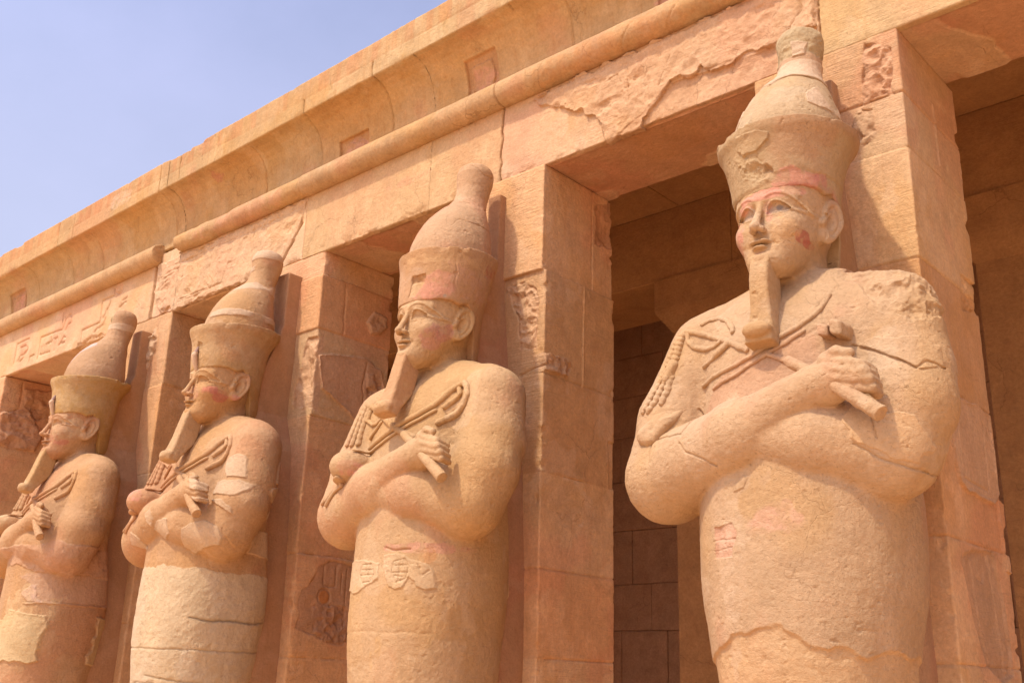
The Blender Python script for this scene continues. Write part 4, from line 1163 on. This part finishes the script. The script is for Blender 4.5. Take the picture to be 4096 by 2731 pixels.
# piers: front face in (x, z), right-hand face in (y, z), each measured from the pier's own axis
PIER = {
    0: dict(j=[-.9, .17, .9, 1.865, 2.70, 3.505, 3.93], off=[(0, 0)] * 4 + [(.004, .0), (0, -.004), (.003, .003), (0, -.006)], pd=1.075,
            F=[dict(t='poly', p=[(.321, 4.402), (.512, 4.31), (.487, 3.934), (.357, 3.951), (.268, 3.933)], h=-.004, amp=.050, f=13, en=.02, lip=-.012, col=(0.558, 0.296, 0.145)),
               dict(t='poly', p=[(.233, 3.893), (.347, 3.868), (.34, 3.647), (.267, 3.622), (.199, 3.56), (.168, 3.778)], h=-.002, amp=.055, f=12, en=.02, lip=-.012, col=(0.539, 0.322, 0.159))],
            R=[dict(t='line', p=[(.58, 4.08), (.58, 3.6)], h=.012, w=.009), dict(t='poly', p=[(.762, 2.817), (1.2, 2.842), (1.2, 2.616), (.724, 2.544)], h=-.022, amp=.04, f=9, en=.012),
               dict(t='poly', p=[(.229, 1.85), (.98, 1.85), (.99, 1.30), (.883, 1.204), (.60, 1.23), (.40, 1.22), (.29, 1.27), (.23, 1.44)], h=.016, en=.02, lip=.010, col=(0.539, 0.311, 0.155)),
               dict(t='line', p=[(.36, 1.30), (.80, 1.28), (.82, 1.75)], h=-.010, w=.008, en=.004), dict(t='line', p=[(.33, 1.75), (.34, 1.34)], h=-.008, w=.007, en=.004),
               dict(t='poly', p=[(.177, .787), (.30, .85), (.432, .86), (.778, .893), (.876, .67), (.926, .318), (.92, .12), (.70, .08), (.45, .165), (.297, .422)], h=-.020, en=.012, lip=.020, amp=.010, f=7, col=(0.465, 0.261, 0.127)),
               dict(t='line', p=[(.40, .80), (.42, .45), (.52, .2)], h=.010, w=.012, en=.006), dict(t='line', p=[(.72, .85), (.78, .4), (.80, .15)], h=.010, w=.012, en=.006), dict(t='line', p=[(.50, .82), (.50, .70), (.56, .68), (.60, .74)], h=-.010, w=.010, en=.003),
               dict(t='poly', p=[(.95, 1.25), (1.2, 1.25), (1.2, .75), (1.0, .78), (.98, 1.0)], h=.014, en=.02, lip=.01)]),
    1: dict(j=[-.8, .17, .855, 1.63, 2.475, 3.42], off=[(0, 0), (.003, 0), (0, .003), (.002, 0), (.0, .0), (.0, .004), (.026, -.020)], pd=1.0,
            F=[dict(t='poly', p=[(.1, 3.33), (.33, 3.33), (.47, 3.24), (.485, 3.02), (.47, 2.7), (.31, 2.71), (.25, 2.99)], h=-.008, amp=.045, f=13, en=.03, lip=-.008, col=(0.558, 0.322, 0.159)),
               dict(t='line', p=[(.30, 2.49), (.42, 2.52), (.57, 2.55), (.60, 2.64)], h=-.012, w=.008)],
            R=[dict(t='line', p=[(.69, 4.44), (.69, 3.44)], h=-.016, w=.007), dict(t='line', p=[(.543, 3.41), (.543, 2.47)], h=.010, w=.008, en=.004, light=1.15),
               dict(t='poly', p=[(.0, 2.656), (.299, 2.67), (.38, 2.621), (.329, 2.522), (.0, 2.505)], h=.010, amp=.05, f=10, en=.015, lip=.006, col=(0.484, 0.270, 0.131)),
               dict(t='poly', p=[(.735, 4.303), (.992, 4.442), (1.1, 4.4), (1.1, 3.938), (.842, 3.926), (.738, 3.89)], h=-.02, amp=.06, f=6, en=.03, col=(0.521, 0.256, 0.113)),
               dict(t='poly', p=[(.914, 2.05), (1.1, 2.051), (1.1, 1.628), (.929, 1.631)], h=-.012, en=.006), dict(t='disc', p=(.52, 1.30), r=.05, h=-.006)]),
    2: dict(j=[-.8, .148, 1.15, 2.575, 3.535, 4.16], off=[(0, 0), (0, 0), (0, .004), (.012, -.004), (.004, 0), (-.004, -.014), (.004, 0), (0, 0)], pd=1.02,
            F=[dict(t='poly', p=[(.24, 3.0), (.40, 3.45), (.58, 3.44), (.61, 3.14), (.62, 2.63), (.36, 2.66), (.22, 2.75)], h=-.014, amp=.05, f=7, en=.03, col=(0.558, 0.322, 0.159)),
               dict(t='line', p=[(.60, 2.75), (.48, 2.95), (.42, 3.2)], h=-.010, w=.007)],
            R=[dict(t='line', p=[(.32, 4.16), (.335, 3.55)], h=-.012, w=.007),
               dict(t='poly', p=[(.04, 3.223), (.2, 3.30), (.341, 3.316), (.669, 3.349), (.892, 3.268), (.974, 3.081), (.90, 2.95), (.804, 2.841), (.70, 2.75), (.616, 2.636), (.486, 2.707), (.273, 2.823), (.11, 2.883), (.051, 3.063)], h=.014, en=.025, lip=.010, col=(0.530, 0.291, 0.145)),
               dict(t='line', p=[(.70, 3.3), (.66, 3.05), (.70, 2.8)], h=-.012, w=.010), dict(t='poly', p=[(.70, 3.2), (.95, 3.2), (.95, 2.95), (.75, 2.8)], h=-.004, amp=.05, f=9, en=.02),
               dict(t='poly', p=[(.282, 1.025), (.422, 1.112), (.715, 1.10), (.80, 1.0), (.80, .40), (.70, .30), (.588, .282), (.45, .32), (.282, .381), (.08, .426), (.09, .792), (.257, .921)], h=-.004, en=.03, lip=-.006, amp=.010, f=7, col=(0.465, 0.247, 0.118)),
               dict(t='poly', p=[(.25, .66), (.75, .68), (.78, .40), (.588, .29), (.28, .40)], h=-.002, amp=.035, f=14, en=.03, col=(0.428, 0.221, 0.108)),
               dict(t='disc', p=(.385, .752), r=.085, h=-.014), dict(t='disc', p=(.385, .752), r=.066, h=.010), dict(t='line', p=[(.36, 1.05), (.37, .86), (.52, .86), (.52, 1.06)], h=-.010, w=.009, en=.003), dict(t='line', p=[(.66, 1.05), (.67, .45)], h=-.010, w=.007, en=.003), dict(t='line', p=[(.6, 1.0), (.6, .8)], h=-.010, w=.008, en=.003),
               dict(t='poly', p=[(.626, 3.786), (.742, 3.925), (.919, 3.905), (.93, 3.789), (.85, 3.69), (.724, 3.657)], h=.030, amp=.03, f=7, en=.02, lip=-.02, col=(0.484, 0.270, 0.131))],
            discs=((.385, .752), .064, (.50, .20, .06))),
    3: dict(j=[-.8, .5, 1.3, 2.3, 3.45], off=[(0, 0)] * 4 + [(.01, 0), (0, .004)], pd=1.0,
            F=[dict(t='poly', p=[(.06, 4.20), (.18, 4.26), (.27, 4.15), (.275, 3.99), (.20, 3.83), (.10, 3.67), (.08, 3.92)], h=.03, amp=.08, f=9, en=.02, col=(0.558, 0.351, 0.187))],
            R=[dict(t='poly', p=[(.70, 4.3), (1.1, 4.3), (1.1, 3.9), (.75, 3.8)], h=-.01, amp=.06, f=8, en=.03), dict(t='line', p=[(.30, 1.0), (.32, .2)], h=-.012, w=.01)]),
    4: dict(j=[.6, 2.45, 3.1, 3.95], off=[(0, 0)] * 6, pd=1.0, F=[],
            R=[dict(t='poly', p=[(.03, 3.85), (.33, 3.95), (.50, 3.93), (.756, 3.515), (.651, 3.304), (.30, 3.28), (.05, 3.33)], h=.03, amp=.07, f=5, en=.03, lip=-.025, col=(0.484, 0.251, 0.122)),
               dict(t='poly', p=[(.34, 4.3), (.9, 4.36), (1.0, 3.98), (.60, 3.8), (.36, 3.98)], h=.02, amp=.07, f=5, en=.03, lip=-.025, col=(0.465, 0.241, 0.113)), dict(t='line', p=[(.30, 4.40), (.31, 3.98)], h=-.014, w=.009)]),
    -1: dict(j=[-.9, .3, 1.2, 2.2, 3.3], off=[(0, 0)] * 6, pd=1.0, F=[], R=[]),
    5: dict(j=[-.9, .3, 1.2, 2.2, 3.3], off=[(0, 0)] * 6, pd=1.0, F=[], R=[]),
}


def pier_fn(k):
    D = PIER[k]
    joints = np.array(D['j'], F4); edges = np.array([-9] + D['j'] + [9]); off = np.array(D['off'] + [(0, 0)] * (len(edges) - 1 - len(D['off'])), F4)
    pd = D['pd']; s = k * 9 + 20

    def f(x, y, z):
        qx = np.abs(x) - F4(HW); qy = np.abs(y - F4(pd / 2)) - F4(pd / 2)
        d0 = np.maximum(np.maximum(qx, qy), z - F4(ZS))
        d = d0.copy()
        kk = np.abs(d0) < .14
        if kk.any():
            X, Y, Z = x[kk], y[kk], z[kk]
            n = fbm(X + k * 7, Y, Z, 3.1, 3, s)
            zz = Z + F4(.005) * n
            b = np.clip(np.searchsorted(edges, zz) - 1, 0, len(off) - 1)
            rx = relief(Y, Z, X, D['R']) * ((X > HW - .10) & (Y > .015)); fy = relief(X, Z, Y, D['F']) * (Y < .10)
            jd = np.min(np.abs(zz[:, None] - joints[None]), 1)
            jg = F4(.009) * np.exp(-(jd / F4(.006)) ** 2) * sstep(-.5, .1, noise(X, Y, Z, 2.0, s + 4) + F4(.25))
            qx = np.abs(X) - F4(HW) + off[b, 0] * (X > 0) - rx
            qy = np.where(Y < pd / 2, -Y + off[b, 1] - fy, Y - F4(pd))
            dd = smax(qx, qy, .012)
            e = np.exp(-((qx - qy) / F4(.05)) ** 2)
            far = sstep(.3, .7, Y / F4(pd))
            chip = np.maximum(0, fbm(X, Y, Z + k * 3, 7, 4, s + 9) - F4(.16)) * e * (1 + F4(.8) * far)
            dd = dd + chip * F4(.045) + jg + F4(.0035) * n + F4(.002) * noise(X, Y, Z, 22, 5)
            d[kk] = smax(dd, Z - F4(ZS), .006)
        return np.maximum(d, F4(-2.3) - z)
    return f


def pier_col(k):
    D = PIER[k]
    edges = np.array([-9] + D['j'] + [9])
    rs = np.random.RandomState(60 + k)
    tone = rs.uniform(-1, 1, (len(edges), 2))

    def f(x, y, z):
        c = mottled(x + k * 5, y, z, C_PIER, 40 + k * 5)
        b = np.clip(np.searchsorted(edges, z) - 1, 0, len(edges) - 2)
        t = tone[b].astype(F4)
        c = c * (1 + t[:, :1] * F4(.10)) * (1 + t[:, 1:] * np.array([0, .08, .14], F4))
        for face, lst in (('F', D['F']), ('R', D['R'])):
            u, w = (x, y) if face == 'F' else (y, x)
            msk = (y < .10) if face == 'F' else (x > HW - .1)
            for n, q in enumerate(lst):
                if 'col' in q:
                    a = (1 - sstep(-.004, .008, pdist(u, z, w, q['p'], q.get('en', .02), n))) * msk
                    c = c + (np.array(q['col'], F4) - c) * (a * F4(.85))[:, None]
                if 'light' in q:
                    g = np.exp(-(ldist(u, z, w, q['p'], q.get('en', .012), n + 70) / F4(q['w'])) ** 2) * msk
                    c = c * (1 + F4(q['light'] - 1) * g[:, None])
        if 'discs' in D:
            (a, b_), r, col = D['discs']
            m = ((y - F4(a)) ** 2 + (z - F4(b_)) ** 2 < r * r) & (x > HW - .1)
            c[m] = np.array(col, F4)
        return c
    return f
# ------------------------------------------------------------------ build
QH = 1.0
ONLY = None
z0 = (0, 0, ZC)

PIER_LABEL = {
    -1: 'plain pier without a statue in front, right of the broken-shouldered statue',
    0: 'pier behind the broken-shouldered statue, with two rough insets on its front',
    1: 'pier behind the statue with pink crown patch, pale ridge down its shaded side',
    2: 'pier with a carved sun disc, behind the statue with pale arm patches',
    3: 'pier with a rough boulder lump on top, behind the mustard-crowned statue',
    5: 'plain pier at the far end of the row, hidden behind the others',
    4: 'pier of rough boulder inserts seen past the mustard-crowned statue'}
for k in range(-1, 6):
    X = -S * k if k < 4 else -14.71 - S * (k - 4)
    hh = {-1: .03, 0: .010, 1: .010, 2: .013, 3: .016, 4: .018, 5: .035}[k] * QH
    o = sculpt('pier', pier_fn(k), (-.66, -.06, -2.36), (.66, 1.14, 4.5), hh, MAT['pier'], pier_col(k), None, (X, 0, ZC))
    tag(o, PIER_LABEL[k], 'pier', 'square piers of the colonnade', 'thing')

ent = tag(empty('entablature', (-8, 0, ZC + ZS)), 'long stone beam with round moulding and hollow cornice resting on the piers', 'entablature', None, 'thing')
eo = (8, 0, -ZS)
def run_of(name, fn, y0, y1, za, zb, hs, mat, colf):
    """one long member, finer towards the camera, joined into a single mesh"""
    Vs, Qs, n = [], [], 0
    cuts = [(XL - .1, -9.0, hs[2]), (-9.0, -4.2, hs[1]), (-4.2, XR + .1, hs[0])]
    for a, b, h in cuts:
        V, Q = surface(lambda x, y, z: np.maximum(fn(x, y, z), np.maximum(F4(a) - x, x - F4(b))), (a - .05, y0, za), (b + .05, y1, zb), h * QH)
        # drop the closing caps at the inner cuts
        cx = V[Q][:, :, 0]
        cap_ = np.zeros(len(Q), bool)
        if a > XL: cap_ |= (np.abs(cx - a) < h * QH * .6).all(1)
        if b < XR: cap_ |= (np.abs(cx - b) < h * QH * .6).all(1)
        Q = Q[~cap_]
        Vs.append(V); Qs.append(Q + n); n += len(V)
    V = np.concatenate(Vs); Q = np.concatenate(Qs)
    c = colf(V[:, 0].astype(F4), V[:, 1].astype(F4), V[:, 2].astype(F4))
    return link(name, mesh_from(name, V, Q, mat, c), ent, eo)
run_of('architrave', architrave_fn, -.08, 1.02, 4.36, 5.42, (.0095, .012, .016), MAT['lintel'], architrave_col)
run_of('torus_moulding', torus_fn, -.25, .14, 5.15, 5.53, (.010, .012, .018), MAT['cornice'], torus_col)
run_of('cornice', cornice_fn, -.42, 1.0, 5.36, 6.58, (.014, .015, .018), MAT['cornice'], cornice_col)

STAT = [dict(i=0, first=True, tip=.11, elbow=(-.80, -.89, 1.235), elbow_r=.28, fist=False, h=.005, slab=(.10, .10), slab_top=4.16,
             base=(0.457, 0.278, 0.135), red=(0.406, 0.253, 0.114), white=(0.448, 0.291, 0.143), beard=(0.448, 0.271, 0.128), bslab=(0.412, 0.222, 0.105)),
        dict(i=1, first=False, tip=0.0, elbow=(-.70, -.92, 1.235), elbow_r=.268, fist=True, h=.0068, slab=(.075, .10), slab_top=4.25,
             base=(0.474, 0.281, 0.126), red=(0.443, 0.246, 0.113), white=(0.474, 0.276, 0.133), beard=(0.474, 0.278, 0.119), bslab=(0.420, 0.213, 0.096)),
        dict(i=2, first=False, tip=0.0, elbow=(-.70, -.92, 1.235), elbow_r=.268, fist=True, h=.0085, slab=(.17, .18), slab_top=4.22,
             base=(0.459, 0.256, 0.111), red=(0.435, 0.250, 0.099), white=(0.459, 0.264, 0.119), beard=(0.466, 0.278, 0.126), bslab=(0.428, 0.223, 0.099)),
        dict(i=3, first=False, tip=0.0, elbow=(-.70, -.92, 1.235), elbow_r=.268, fist=True, h=.010, slab=(.12, .15), slab_top=4.22,
             base=(0.459, 0.256, 0.113), red=(0.428, 0.242, 0.077), white=(0.428, 0.242, 0.113), beard=(0.466, 0.281, 0.126), bslab=(0.412, 0.213, 0.094))]
ST_LABEL = ['crowned statue with pink cheek, dark painted eye, gouged crown front and broken shoulder',
            'crowned statue with pink patch on its crown and carved plaster pieces on its belly',
            'crowned statue with deep red cheek, pale plaster patches on its arm and whitish lower body',
            'crowned statue with mustard crown and ragged yellow plaster patch on its lower body']
for st in STAT:
    i = st['i']
    if ONLY and str(i) not in ONLY:
        continue
    root = tag(empty('statue', (-S * i, 0, 0)), ST_LABEL[i], 'statue', 'royal statues standing against the piers', 'thing')
    h = st['h'] * QH
    L0 = (0, 0, ZC)
    M_ = MAT['statue']
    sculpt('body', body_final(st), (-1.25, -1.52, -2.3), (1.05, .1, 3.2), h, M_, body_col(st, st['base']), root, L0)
    red = sculpt('red_crown', part_final(sd_red, st, RED_DET[i], .006, 2), (-.6, -1.3, 2.2), (.6, 0, 3.5), h, M_, part_col(st['red'], st, RED_DET[i], RED_SPOT[i], 2), root, L0)
    sculpt('white_crown', part_final(sd_white, st, WHITE_DET[i], .006, 4), (-.45, -1.1, 3.25), (.45, 0, 4.52), h, M_, part_col(st['white'], st, WHITE_DET[i], (), 4), root, L0)
    sculpt('beard', part_final(sd_beard, st, [], .005, 6), (-.2, -1.4, 1.85), (.2, -.5, 2.6), h, M_, part_col(st['beard'], st, [], (), 6), root, L0)
    sculpt('back_slab', sd_slab and (lambda x, y, z: sd_slab(x, y, z, st)), (-.6, -.5, -2.35), (.6, .1, 4.3), h * 1.5, M_, part_col(st['bslab'], st, [], (), 8), root, L0)
    hd = h * .85
    if i == 0:
        sculpt('crook', on_body(st, [(CROOK_A, .017, 0), (CROOK_A2, .015, 0)]), (-.6, -1.4, 1.65), (.42, -.6, 2.3), hd, M_, part_col(st['base'], st, [], (), 0), root, L0)
        fl = sculpt('flail', on_body(st, FLAIL_A), (-1.0, -1.4, 1.55), (.25, -.5, 2.35), hd, M_, part_col(st['base'], st, [], (), 0), root, L0)
        sculpt('tassel', lambda x, y, z: smin(line3(x, y, z, [(-.66, -.99, 1.655), (-.76, -1.05, 1.56), (-.835, -1.10, 1.47)], [.02, .055, .06]), line3(x, y, z, [(-.64, -1.0, 1.62), (-.72, -1.07, 1.53), (-.79, -1.11, 1.44)], [.02, .05, .05]), .02) + F4(.012) * fbm(x, y, z, 14, 3, 3),
               (-1, -1.3, 1.3), (-.5, -.8, 1.8), hd, M_, part_col(st['base'], st, [], (), 0), fl, (0, 0, 0))
        sculpt('crook_stump', lambda x, y, z: np.minimum(rbox(x - F4(.01), y, z + F4(.9) * (x - F4(.35)) * F4(.3), (.315, -1.10, 1.895), (.385, -.90, 1.975), .02), rbox(x, y, z + F4(.9) * (x - F4(.43)) * F4(.3), (.400, -1.10, 1.885), (.475, -.90, 1.985), .025)) + F4(.012) * fbm(x, y, z, 13, 3, 3),
               (.25, -1.2, 1.8), (.55, -.8, 2.08), hd, M_, part_col(st['base'], st, [], (), 0), root, L0)
    else:
        sculpt('crook', on_body(st, [(CROOK, .026, 0), (CROOK_IN, .020, 0), ([(p[0] + .02, p[1] - .045) for p in CROOK[:5]], .016, 0)]), (-.5, -1.5, 1.6), (.7, -.5, 2.3), hd, M_, part_col(st['base'], st, [], (), 0), root, L0)
        fl = sculpt('flail', on_body(st, FLAIL_B), (-.85, -1.5, 1.2), (.3, -.4, 2.3), hd, M_, part_col(st['base'], st, [], (), 0), root, L0)
    sculpt('handle', handle_fn(st), (.1, -1.4, 1.2), (.85, -1.1, 1.85), hd, M_, part_col(st['base'], st, [], (), 0), fl, (0, 0, 0))
    if i >= 2:
        sculpt('uraeus', lambda x, y, z: line3(x, y, z, [(.035, -1.085, 3.13), (.03, -1.115, 3.04), (.03, -1.095, 2.96), (.03, -1.07, 2.90)], [.012, .030, .026, .02]) + F4(.004) * fbm(x, y, z, 16, 2, 3),
               (-.1, -1.2, 2.8), (.15, -.98, 3.2), hd, M_, part_col((.58, .39, .25), st, [], [((.03, -1.1, 3.10), (.06, .1, .045), (.24, .13, .11), .9)], 2), red, (0, 0, 0))

# ---- the row behind
def thing_mesh(name, me, label, cat, **kw):
    return tag(link(name, me, None, z0), label, cat, kind='thing', **kw)
def slabs(x0, x1, y0, y1, za, zb, cuts, gap=.006):
    xs = [x0] + cuts + [x1]
    return [((a + gap, y0, za), (b - gap, y1, zb)) for a, b in zip(xs[:-1], xs[1:])]
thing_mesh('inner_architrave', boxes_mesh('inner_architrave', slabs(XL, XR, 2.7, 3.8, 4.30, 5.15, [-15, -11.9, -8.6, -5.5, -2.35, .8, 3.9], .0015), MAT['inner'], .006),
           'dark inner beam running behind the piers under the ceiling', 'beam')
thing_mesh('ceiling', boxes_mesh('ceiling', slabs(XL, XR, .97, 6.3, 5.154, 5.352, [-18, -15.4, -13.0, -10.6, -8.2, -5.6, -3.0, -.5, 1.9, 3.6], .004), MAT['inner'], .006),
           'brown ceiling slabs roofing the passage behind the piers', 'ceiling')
PIL = [(0, 0, -2.3), (0, 0, 3.66), (.19, .06, 3.90), (.20, .065, 3.94), (.20, .065, 4.294)]
for k in range(-1, 6):
    x0 = -3.115 - S * k if k else -3.115
    V = []; Q = []
    for n, (gx, gy, zz) in enumerate(PIL):
        V += [(x0 - gx, 2.72 - gy, zz), (x0 + .95 + gx, 2.72 - gy, zz), (x0 + .95 + gx, 3.66 + gy, zz), (x0 - gx, 3.66 + gy, zz)]
        if n:
            a = 4 * (n - 1)
            Q += [(a + j, a + (j + 1) % 4, a + 4 + (j + 1) % 4, a + 4 + j) for j in range(4)]
    Q += [(3, 2, 1, 0), tuple(4 * (len(PIL) - 1) + j for j in range(4))]
    me = bpy.data.meshes.new('inner_pillar'); me.from_pydata(V, [], Q); me.materials.append(MAT['inner'])
    thing_mesh('inner_pillar', me, {0: 'inner pillar with a flaring capital seen past the broken-shouldered statue', -1: 'inner pillar in shade right of the pier behind the broken-shouldered statue'}.get(k, 'inner pillar hidden in the shade behind the piers'), 'pillar', group='pillars of the inner row')
bl = []
rs = random.Random(5)
zc = [-2.3, -1.55, -.8, -.05, .70, 1.32, 2.06, 2.75, 3.4, 4.0, 4.6, 5.15]
for r_, (a, b) in enumerate(zip(zc[:-1], zc[1:])):
    x = XL - rs.uniform(0, .6)
    while x < XR:
        w = rs.uniform(.55, 1.25)
        t = rs.uniform(-.012, .012)
        bl.append(((x + .0015, 5.6 + t, a + .0015), (x + w - .0015, 6.2, b - .0015)))
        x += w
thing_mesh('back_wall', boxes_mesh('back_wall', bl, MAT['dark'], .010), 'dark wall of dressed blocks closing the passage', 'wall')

# ---- ground
g = bpy.data.meshes.new('ground')
g.from_pydata([(-600, -600, 0), (600, -600, 0), (600, 600, 0), (-600, 600, 0)], [], [(0, 1, 2, 3)])
g.materials.append(MAT['ground'])
tag(link('ground', g), kind='structure')
